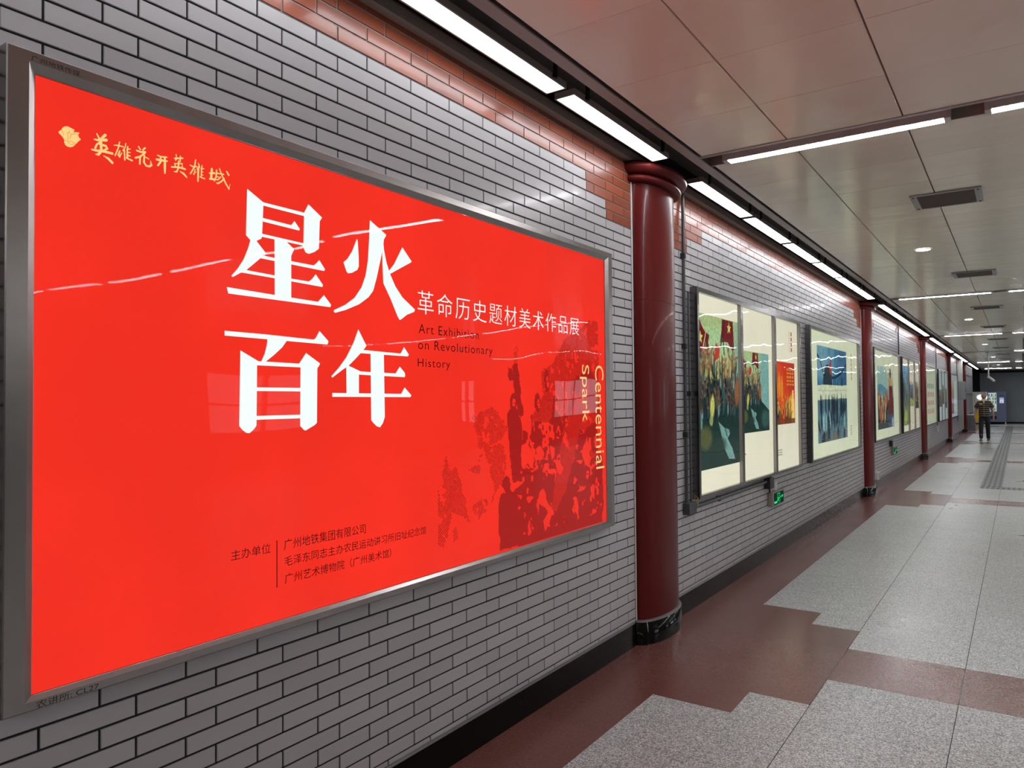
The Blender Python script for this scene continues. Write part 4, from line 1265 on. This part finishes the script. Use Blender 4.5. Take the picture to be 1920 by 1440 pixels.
s3 = light_box('pale light box with rows of small red blocks, beyond the third column', (21.72, 25.00, .806, 2.416), [(21.80, 24.72)], M['pale_sheet'], GB)
stripes = [[(22.3 + .62 * k, 2.36), (22.5 + .62 * k, 2.36), (22.5 + .62 * k, .85), (22.3 + .62 * k, .85)] for k in range(4)]
flat_polys('stripe_print', stripes, PX, glow('backlit_pale_teal_ink', (208, 222, 198), BOX_LIGHT, False), s3)
for k, (z, col) in enumerate(((1.93, (150, 176, 164)), (1.70, (214, 158, 140)), (1.47, (214, 158, 140)), (1.24, (214, 158, 140)))):
    rows_of_marks(s3, 'caption_print', glow('backlit_block_ink', col, BOX_LIGHT, False), 22.45, z, 4, 1, .30, .13, .48, .2, PX + .0004)
t3 = light_box('triple light box with pale blue sheets, left of the fourth column', (25.55, 28.98, .806, 2.416), [(25.62, 26.66), (26.72, 27.76), (27.82, 28.88)], M['ice_sheet'], GB)
for k, (a, b) in enumerate(((25.63, 26.65), (26.73, 27.70), (27.83, 28.80))):
    c = Canvas(50, 50, (150, 168, 168), (90, 92, 80))
    c.crowd(.05, .95, .2, .95, 22, [(70, 74, 72), (150, 140, 74), (96, 96, 90), (60, 64, 66)], 31 + k, .16, (150, 130, 100))
    c.grain(.14, 12 + k)
    c.sheet('painting_print', a, b, (1.26, 1.34, 1.20)[k], (1.80, 1.95, 1.86)[k], PX, M['paint'], t3)
s4 = light_box('small far light box with an orange figure strip, left of the grey cabinet', (30.45, 33.95, .790, 2.416), [(30.52, 33.75)], M['ice_sheet'], GB)
c = Canvas(40, 60, (226, 226, 200), (190, 130, 96))
c.crowd(.05, .95, .3, .95, 16, [(176, 110, 80), (120, 110, 110), (206, 150, 110)], 41, .14, (190, 150, 120))
c.grain(.12, 15)
c.sheet('painting_print', 30.9, 32.1, .95, 2.2, PX, M['paint'], s4)

# ================================================================== conduits, exit signs and small boxes on the wall
def conduit(name, pts, label, r=.012):
    m = MB()
    m.tube(pts, r, 12)
    root = m.build(name, M['pipe'], None, smooth=True)
    return tag(root, label, 'pipe')
def clip(parent, y, z, x=.02):
    k = MB()
    k.box(.0008, x + .016, y - .014, y + .014, z - .020, z + .020)
    k.build('clip', M['black_plastic'], parent, bevel=.003)
cp = conduit('conduit', [(.020, 5.170, 3.085), (.020, 5.170, .800)], 'thin dark conduit running down the wall right of the nearest column')
for z in (2.62, 1.95, 1.30):
    clip(cp, 5.170, z)
cp2 = conduit('conduit', [(.020, 5.255, 2.36), (.020, 5.255, .800)], 'second thin dark tube hugging the left side of the triple flag box', .009)  # narrower dark upright tube beside the first one
clip(cp2, 5.255, 1.6)
eb = MB()
eb.box(.0008, .055, 5.135, 5.285, .715, .800)
ebox = tag(eb.build('junction_box', M['pipe'], bevel=.006), 'dark junction box at the lower left corner of the triple flag box', 'junction box')
wv = MB()
for k in range(3):
    wv.tube([(.056, 5.245 + .012 * k, .73 + .01 * k), (.072, 5.25 + .010 * k, .775), (.066, 5.265 + .008 * k, .83), (.040, 5.262, .86 - .015 * k), (.056, 5.255, .80)], .0022, 6)
wv.build('loose_wire', plain('yellow_wire', (.30, .26, .06), .5), ebox, smooth=True)
hc = conduit('conduit', [(.022, 5.287, .752), (.022, 7.208, .760)], 'horizontal dark conduit under the triple flag box, leading to the exit sign', .017)
clip(hc, 5.86, .752)
hb = MB()
hb.box(.0008, .062, 7.210, 7.345, .690, .795)
jb2 = tag(hb.build('junction_box', M['black_plastic'], bevel=.006), 'black junction box just above the nearest green exit sign', 'junction box')
sv = MB()
sv.tube([(.03, 7.300, .690), (.03, 7.300, .6435)], .009, 8)
sv.build('cable_stub', M['black_plastic'], jb2, smooth=True)

def exit_sign(y0, y1, z0, z1, label):
    root = thing('exit_sign', label, 'exit sign', (.03, (y0 + y1) / 2, z0), 'green exit signs low on the wall')
    h = MB()
    h.box(.0008, .052, y0, y1, z0, z1)
    h.build('sign_case', plain('beige_sign_case', (.30, .25, .22), .45), root, bevel=.008)
    fa = MB()
    fa.box(.0522, .0535, y0 + .035, y1 - .03, z0 + .012, z1 - .012)
    fa.build('sign_face', glow('dark_green_sign_face', (14, 50, 40), 1.0, False), root)
    W, H = (y1 - y0 - .065), (z1 - z0 - .024)
    P = lambda u, v: (y0 + .035 + W * u, z0 + .012 + H * v)
    bar = lambda a, b, w: brush([[(*P(*a), w), (*P(*b), w)]])
    t = H * .055
    pic = bar((.34, .12), (.34, .88), t) + bar((.34, .88), (.60, .88), t) + bar((.60, .12), (.60, .88), t)
    pic += bar((.60, .52), (.92, .56), t) + bar((.80, .66), (.93, .56), t) + bar((.80, .42), (.93, .56), t)
    pic += bar((.48, .55), (.44, .36), t * 2.0) + bar((.44, .36), (.30, .28), t * 1.3) + bar((.44, .36), (.52, .22), t * 1.3) + bar((.52, .22), (.50, .08), t * 1.2)
    pic += bar((.48, .52), (.58, .42), t) + bar((.46, .52), (.36, .46), t)
    cx, cz = P(.50, .68)
    pic.append([(cx + H * .06 * math.cos(k * .63), cz + H * .06 * math.sin(k * .63)) for k in range(10)])
    pic.append([P(.02, .10), P(.30, .10), P(.30, .26), P(.02, .30)])
    flat_polys('running_man_symbol', pic, .0541, glow('lit_green_symbol', (70, 226, 130), 1.0, False), root)
    b = MB()
    b.box(.0008, .030, y0 + .10 * (y1 - y0) / .4 + .07, y0 + .10 * (y1 - y0) / .4 + .14, z1 + .0005, z1 + .09)
    b.build('bracket', M['white_metal'], root, bevel=.004)
    return root
exit_sign(7.330, 7.745, .505, .643, 'nearest green lit exit sign under the triple flag light box')
exit_sign(15.72, 16.18, .455, .610, 'second green exit sign, below the box with the red robed figure')
k = MB()
k.box(.0008, .05, 15.50, 15.66, .63, .74)
tag(k.build('junction_box', M['black_plastic'], bevel=.006), 'small black junction box beside the second green exit sign', 'junction box')
conduit('conduit', [(.020, 16.95, 3.085), (.020, 16.95, .80)], 'thin conduit between the red robed figure box and its right neighbour')
conduit('conduit', [(.020, 25.27, 3.085), (.020, 25.27, .71)], 'thin conduit right of the box with small red blocks')
conduit('conduit', [(.020, 34.15, 3.085), (.020, 34.15, .60)], 'farthest thin conduit, right of the small far light box')
k = MB()
k.box(.0008, .05, 25.17, 25.37, .53, .71)
tag(k.build('junction_box', M['white_metal'], bevel=.006), 'small white box at the foot of the conduit beyond the third column', 'junction box')
k = MB()
k.box(.0008, .06, 13.72, 13.95, .165, .30)
sk = tag(k.build('socket_box', M['white_metal'], bevel=.012), 'small white socket box low on the wall behind the second column', 'socket')
q = MB()
q.box(.0605, .064, 13.76, 13.91, .19, .275)
q.build('socket_cover', M['grey_metal'], sk, bevel=.002)

# electrical cabinet with its duct
t = thing('electrical_cabinet', 'grey metal wall cabinet with a vertical duct, before the farthest column', 'cabinet', (.1, 35.4, 1.45))
k = MB()
k.box(.0008, .235, 35.2, 35.85, 1.455, 2.195)
k.build('cabinet_body', M['grey_metal'], t, bevel=.008)
k = MB()
k.box(.2355, .243, 35.23, 35.82, 1.49, 2.16)
dr = k.build('cabinet_door', M['grey_metal'], t, bevel=.003)
k = MB()
k.box(.2435, .255, 35.27, 35.30, 1.76, 1.86)
k.build('handle', M['black_plastic'], dr)
k = MB()
k.box(.0008, .135, 35.2, 35.75, 2.1955, 3.085)
k.build('duct', M['white_metal'], t, bevel=.005)

# steel cabinet at the end of the wall
t = thing('steel_cabinet', 'low grey steel cabinet with a bright top edge, beside the yellow machine', 'cabinet', (.22, 39.3, 0))
k = MB()
k.box(.045, .40, 39.02, 39.45, .03, .735)
k.build('cabinet_body', plain('dull_steel', (.16, .16, .16), .4, metal=.6), t, bevel=.006)
k = MB()
k.box(.035, .41, 39.00, 39.46, .7355, .765)
k.build('cabinet_top', plain('bright_steel', (.75, .75, .74), .3), t, bevel=.004)
k = MB()
k.box(.06, .39, 39.03, 39.44, 0.0, .0295)
k.build('reflection_strip', plain('painted_foot_reflection', (.6, .6, .6), .3), t)  # pale colour stands in for the bright reflection at the cabinet's foot

# ================================================================== the two vending machines
t = thing('vending_machine', 'white and yellow vending machine behind the walking man, left of the blue one', 'vending machine', (.19, 50.3, 0))
k = MB()
k.box(-.160, .555, 49.95, 50.75, .06, 1.84)
k.build('machine_body', plain('cream_enamel', (.62, .63, .60), .4), t, bevel=.01)
k = MB()
k.box(-.12, .52, 49.938, 49.9495, .12, .72)
k.build('lower_panel', plain('yellow_enamel', (.75, .50, .02), .35), t)
k = MB()
k.loft([[(.30 + .20 * math.cos(a) + (.06 if math.cos(a) > 0 else -.06), y, 1.53 + .16 * math.sin(a)) for a in [2 * math.pi * i / 24 for i in range(24)]] for y in (49.94, 49.9495)])
k.build('lit_sign', glow('lit_white_sign', (235, 240, 250), 1.2, False), t)
k = MB()
for q in range(5):
    k.box(-.09, -.035, 49.943, 49.9495, 1.22 + .10 * q, 1.29 + .10 * q)
k.build('yellow_stripe', plain('yellow_vinyl', (.55, .38, .08), .5), t)
for px in (-.1, .5):
    k = MB()
    k.box(px - .03, px + .03, 50.0, 50.7, 0, .0595)
    k.build('foot', M['black_plastic'], t)
t = thing('vending_machine', 'dark blue vending machine with a lit product window before the shutter', 'vending machine', (1.0, 50.3, 0))
blue = plain('slate_blue_enamel', (.12, .145, .23), .4)
k = MB()
k.box(.570, 1.435, 49.95, 50.75, .12, 1.84)
k.build('machine_body', blue, t, bevel=.01)
k = MB()
k.box(.60, .985, 49.938, 49.9495, .72, 1.78)
win = k.build('product_window', glow('lit_product_window', (190, 214, 214), .75, False), t)
cols = [(226, 232, 220), (90, 120, 70), (60, 76, 96), (200, 190, 90), (150, 170, 180), (70, 80, 60), (230, 230, 235)]
bm_ = {}
for q in range(5):
    for p in range(6):
        z, x = .78 + .20 * q, .615 + .06 * p
        bm_.setdefault((q * 3 + p * 2) % len(cols), MB()).box(x, x + .046, 49.930, 49.9375, z, z + .13)
for i, b in bm_.items():
    b.build('product_pack', glow('lit_product', cols[i], .7, False), win)
for q in range(5):
    k = MB()
    k.box(.602, .983, 49.926, 49.9375, .755 + .20 * q, .772 + .20 * q)
    k.build('shelf', M['white_metal'], win)
k = MB()
k.box(1.13, 1.33, 49.935, 49.9495, 1.19, 1.50)
scn = k.build('screen', glow('lit_screen', (206, 206, 240), .85, False), t)
k = MB()
k.box(1.135, 1.325, 49.931, 49.9345, 1.40, 1.495)
k.build('screen_banner', glow('lit_banner', (140, 180, 220), .8, False), scn)
k = MB()
k.box(1.20, 1.235, 49.931, 49.9345, 1.22, 1.265)
k.build('screen_icon', glow('lit_icon', (30, 30, 40), .8, False), scn)
k = MB()
k.box(1.14, 1.31, 49.938, 49.9495, 1.60, 1.63)
k.build('card_slot', M['black_plastic'], t)
k = MB()
k.box(.66, .98, 49.938, 49.9495, .28, .46)
k.build('delivery_flap', M['black_plastic'], t)
for px in (.62, 1.39):
    k = MB()
    k.box(px - .03, px + .03, 50.0, 50.7, 0, .1195)
    k.build('foot', M['white_metal'], t)

# ceiling camera on its pole
t = thing('security_camera', 'white security camera on a pole hanging from the far ceiling', 'camera', (1.196, 30.0, 3.08))
k = MB()
k.tube([(1.196, 30.0, 3.0775), (1.196, 30.0, 2.28)], [.022, .022], 12)
k.tube([(1.196, 30.0, 3.0775), (1.196, 30.0, 3.06)], .06, 16)
k.build('pole', M['white_metal'], t, smooth=True)
k = MB()
k.tube([(1.196, 30.0, 2.2795), (1.196, 30.0, 2.19)], .036, 12)
k.build('camera_mount', M['white_metal'], t, smooth=True)
k = MB()
k.tube([(1.2, 29.962, 2.24), (1.27, 29.90, 2.18), (1.36, 29.82, 2.09)], [.03, .038, .036], 12)
k.build('camera_body', M['white_metal'], t, smooth=True)

# hanging sign boxes at the right edge
for i, (y, x) in enumerate(((15.0, 2.135), (23.4, 2.150), (31.7, 2.160), (40.0, 2.170))):
    t = thing('hanging_sign', 'dark ceiling sign box at the right picture edge, %s from the camera' % ['nearest', 'second', 'third', 'farthest'][i], 'sign', (x + .8, y, 2.80), 'dark hanging signs')
    k = MB()
    k.box(x, x + 1.6, y - .06, y + .06, 2.80, 3.078)
    k.build('sign_box', M['slat'], t, bevel=.008)
    k = MB()
    k.box(x + .03, x + 1.57, y - .066, y - .0605, 2.83, 3.05)
    k.build('sign_face', plain('dim_sign_face', (.10, .07, .065), .25), t)

# tactile paving
stripm = plain('grey_green_tactile', (.15, .165, .16), .35)
ribm = plain('dark_tactile_rib', (.03, .036, .035), .35)
k = MB()
k.box(1.455, 1.775, 15.20, 47.0, 0.0002, .002)
tp = tag(k.build('tactile_paving', stripm), 'long ribbed tactile strip running down the hall floor to the far shutter', 'tactile paving')
for x in (1.485, 1.562, 1.639, 1.716):
    q = MB()
    for n_ in range(53):
        ya = 15.22 + .6 * n_
        q.loft([[(x, ya, .002), (x + .036, ya, .002), (x + .030, ya, .006), (x + .006, ya, .006)], [(x, ya + .585, .002), (x + .036, ya + .585, .002), (x + .030, ya + .585, .006), (x + .006, ya + .585, .006)]])
    q.build('rib', ribm, tp)
k = MB()
k.box(1.455, 4.2, 14.87, 15.19, 0.0002, .002)
tp = tag(k.build('tactile_paving', stripm), 'crosswise tactile strip at the near end of the long ribbed strip', 'tactile paving')
for n_ in range(36):
    q = MB()
    x = 1.475 + .075 * n_
    q.loft([[(x, 14.885, .002), (x + .036, 14.885, .002), (x + .03, 14.885, .006), (x + .006, 14.885, .006)], [(x, 15.175, .002), (x + .036, 15.175, .002), (x + .03, 15.175, .006), (x + .006, 15.175, .006)]])
    q.build('rib', ribm, tp)
# ================================================================== the walking man
def skinned(name, nodes, edges, mat, parent, loc, root=0, sub=2, smooth=True):
    """grow one continuous surface around a skeleton: nodes = (x, y, z, r) or (x, y, z, rx, ry)"""
    me = bpy.data.meshes.new(name)
    me.from_pydata([n[:3] for n in nodes], edges, [])
    ob = bpy.data.objects.new(name, me)
    COL.objects.link(ob)
    ob.modifiers.new('skin', 'SKIN')
    sv = me.skin_vertices[0].data
    for i, n in enumerate(nodes):
        sv[i].radius = (n[3], n[4] if len(n) > 4 else n[3])
        sv[i].use_root = i == root
    ss = ob.modifiers.new('sub', 'SUBSURF')
    ss.levels = ss.render_levels = sub
    bpy.context.view_layer.update()
    dg = bpy.context.evaluated_depsgraph_get()
    nm = bpy.data.meshes.new_from_object(ob.evaluated_get(dg))
    bpy.data.objects.remove(ob)
    nm.name = name
    nm.materials.clear()
    for m in (mat if isinstance(mat, (list, tuple)) else [mat]):
        nm.materials.append(m)
    for p in nm.polygons:
        p.use_smooth = smooth
        p.material_index = 0
    o = bpy.data.objects.new(name, nm)
    COL.objects.link(o)
    o.parent = parent
    return o

man = thing('person', 'walking man with short grey hair, striped dark polo shirt and dark trousers', 'person', (1.03, 30.45, 0))
skin = plain('skin', (.40, .22, .15), .5)
eyes = plain('dark_eye', (.03, .02, .02), .4)
lips = plain('lip', (.30, .12, .10), .5)
N = [(0, 0, .90, .13, .10), (0, .0, 1.08, .125, .095), (0, .0, 1.26, .135, .10), (0, .01, 1.38, .10, .075), (0, .0, 1.45, .052, .052),
     (0, -.016, 1.50, .056, .066), (0, -.014, 1.565, .072, .090), (0, -.006, 1.635, .076, .094), (0, .0, 1.676, .056, .070)]
E_ = [(0, 1), (1, 2), (2, 3), (3, 4), (4, 5), (5, 6), (6, 7), (7, 8)]
def add(a, n):
    N.append(n)
    E_.append((a, len(N) - 1))
    return len(N) - 1
add(6, (0, -.112, 1.560, .014))          # nose
add(6, (0.082, .012, 1.572, .010, .014))
add(6, (-.082, .012, 1.572, .010, .014))
for s, fwd in ((-1, -.10), (1, .06)):
    sh_ = add(3, (s * .165, .012, 1.375, .062))
    el = add(sh_, (s * .235, .03, 1.11, .045))
    wr_ = add(el, (s * .270, fwd * .9, .885, .029))
    pa = add(wr_, (s * .272, fwd * 1.05 - .005, .82, .036, .022))
    for q, (dy, ln) in enumerate(((-.034, .070), (-.012, .080), (.012, .076), (.033, .060))):
        a1 = add(pa, (s * .274, fwd * 1.05 + dy, .785, .011))
        a2 = add(a1, (s * .268, fwd * 1.05 + dy * 1.1, .785 - ln * .55, .010))
        add(a2, (s * .256, fwd * 1.05 + dy, .785 - ln, .008))
    t1 = add(pa, (s * .262, fwd * 1.05 - .042, .815, .011))
    add(t1, (s * .254, fwd * 1.05 - .055, .780, .009))
for s, ky, fy in ((-1, -.10, -.16), (1, .04, .26)):
    hp = add(0, (s * .085, 0, .84, .085))
    kn = add(hp, (s * .095, ky, .48, .055))
    add(kn, (s * .100, fy, .095, .038))
body = skinned('body', N, E_, [skin, eyes, lips], man, None, 0, 3)
for p in body.data.polygons:
    c_ = p.center
    if c_.y < -.06 and 1.586 < c_.z < 1.598 and .020 < abs(c_.x) < .044:
        p.material_index = 1
    if c_.y < -.05 and 1.522 < c_.z < 1.535 and abs(c_.x) < .026:
        p.material_index = 2
HN = [(0, .012, 1.60, .074, .090), (0, .010, 1.655, .080, .098), (0, .008, 1.690, .058, .072)]
skinned('hair', [(0, .045, 1.575, .072, .060), (0, .026, 1.645, .088, .090), (0, -.010, 1.688, .070, .088)], [(0, 1), (1, 2)], plain('grey_hair', (.17, .17, .17), .7, noise=.3, nscale=80, bump=.5, bscale=120), man, None, 0, 2)

def stripe_mat():
    m, nt, p, out = node_mat('navy_striped_knit')
    p.inputs['Roughness'].default_value = .8
    tc = nt.nodes.new('ShaderNodeTexCoord')
    sx = nt.nodes.new('ShaderNodeSeparateXYZ')
    nt.links.new(tc.outputs['Object'], sx.inputs[0])
    md = nt.nodes.new('ShaderNodeMath')
    md.operation = 'FLOORED_MODULO'
    md.inputs[1].default_value = .074
    nt.links.new(sx.outputs['Z'], md.inputs[0])
    lt = nt.nodes.new('ShaderNodeMath')
    lt.operation = 'LESS_THAN'
    lt.inputs[1].default_value = .014
    nt.links.new(md.outputs[0], lt.inputs[0])
    mx = nt.nodes.new('ShaderNodeMix')
    mx.data_type = 'RGBA'
    mx.inputs['A'].default_value = (.012, .013, .02, 1)
    mx.inputs['B'].default_value = (.36, .27, .10, 1)
    nt.links.new(lt.outputs[0], mx.inputs['Factor'])
    nt.links.new(mx.outputs['Result'], p.inputs['Base Color'])
    return m
SN = [(0, 0, .80, .190, .150), (0, 0, .95, .18, .135), (0, 0, 1.18, .18, .13), (0, .008, 1.32, .175, .115), (0, .01, 1.40, .135, .100), (0, .01, 1.445, .085, .075)]
SE = [(0, 1), (1, 2), (2, 3), (3, 4), (4, 5)]
for s in (-1, 1):
    SN.append((s * .175, .014, 1.350, .076))
    SE.append((3, len(SN) - 1))
    SN.append((s * .228, .028, 1.20, .072))
    SE.append((len(SN) - 2, len(SN) - 1))
    SN.append((s * .240, .030, 1.150, .072))
    SE.append((len(SN) - 2, len(SN) - 1))
shirt = skinned('polo_shirt', SN, SE, stripe_mat(), man, None, 0, 2)
cl = MB()
ringc = lambda r, z, dy: [(r * math.cos(a), .004 + r * .9 * math.sin(a) + dy * (math.sin(a) < -.3), z) for a in [2 * math.pi * i / 20 for i in range(20)]]
cl.loft([ringc(.090, 1.425, -.02), ringc(.068, 1.475, -.01), ringc(.062, 1.470, -.01), ringc(.075, 1.42, -.015)], cap=False)
cl.face([(-.035, -.093, 1.43), (.035, -.093, 1.43), (.008, -.128, 1.33), (-.004, -.128, 1.33)])
o_ = cl.build('collar', plain('cream_collar', (.55, .50, .40), .7), None, smooth=True)
o_.parent = shirt
pt = MB()
pt.box(-.004, .004, -.142, -.136, .88, 1.33)
o_ = pt.build('placket', plain('pale_placket', (.30, .26, .16), .7), None)
o_.parent = shirt
def chest_number():
    c = bpy.data.curves.new('text', 'FONT')
    c.body = '90'
    c.offset = .02
    o = bpy.data.objects.new('text', c)
    COL.objects.link(o)
    bpy.context.view_layer.update()
    me = bpy.data.meshes.new_from_object(o)
    bpy.data.objects.remove(o)
    co = np.array([v.co[:] for v in me.vertices])
    a, b = co.min(0), co.max(0)
    for v in me.vertices:
        u, t_ = (v.co.x - a[0]) / (b[0] - a[0]), (v.co.y - a[1]) / (b[1] - a[1])
        x = -.145 + .105 * u
        v.co = (x, -.140 + abs(x) ** 2 * 1.6, 1.275 + .07 * t_)
    me.materials.clear()
    me.materials.append(plain('yellow_patch', (.75, .50, .05), .6))
    o = bpy.data.objects.new('chest_number', me)
    COL.objects.link(o)
    o.parent = shirt
chest_number()
TN = [(0, 0, .97, .145, .105), (0, 0, .885, .155, .112)]
TE = [(0, 1)]
for s, ky, fy in ((-1, -.10, -.16), (1, .04, .25)):
    TN.append((s * .088, 0, .78, .092))
    TE.append((1, len(TN) - 1))
    TN.append((s * .097, ky * 1.0, .48, .076))
    TE.append((len(TN) - 2, len(TN) - 1))
    TN.append((s * .100, fy * .75, .20, .064))
    TE.append((len(TN) - 2, len(TN) - 1))
    TN.append((s * .100, fy, .085, .062))
    TE.append((len(TN) - 2, len(TN) - 1))
skinned('trousers', TN, TE, plain('dark_navy_denim', (.010, .012, .02), .8), man, None, 0, 2)
for s, fy in ((-1, -.16), (1, .26)):
    sm = MB()
    def sole(z, k, dz=0):
        pts = []
        for i in range(20):
            a = 2 * math.pi * i / 20
            y = fy - .05 - .135 * math.cos(a) * k
            wdt = .044 * (1.12 if math.cos(a) > 0 else .86) * k
            pts.append((s * .105 + wdt * math.sin(a), y, z))
        return pts
    up_ = lambda z, k, sh: [(x, y + sh, z) for x, y, _ in sole(z, k)]
    sm.loft([up_(.026, 1.0, 0), up_(.05, .98, .006), up_(.075, .80, .03), up_(.10, .55, .062), up_(.125, .48, .066)])
    so = sm.build('shoe', plain('dark_green_shoe', (.05, .10, .06), .6), None, smooth=True)
    so.parent = man
    sb_ = MB()
    sb_.loft([sole(0.0, 1.03), sole(.0255, 1.03)])
    k_ = sb_.build('sole', plain('pale_sole', (.55, .58, .48), .6), None, smooth=True)
    k_.parent = so
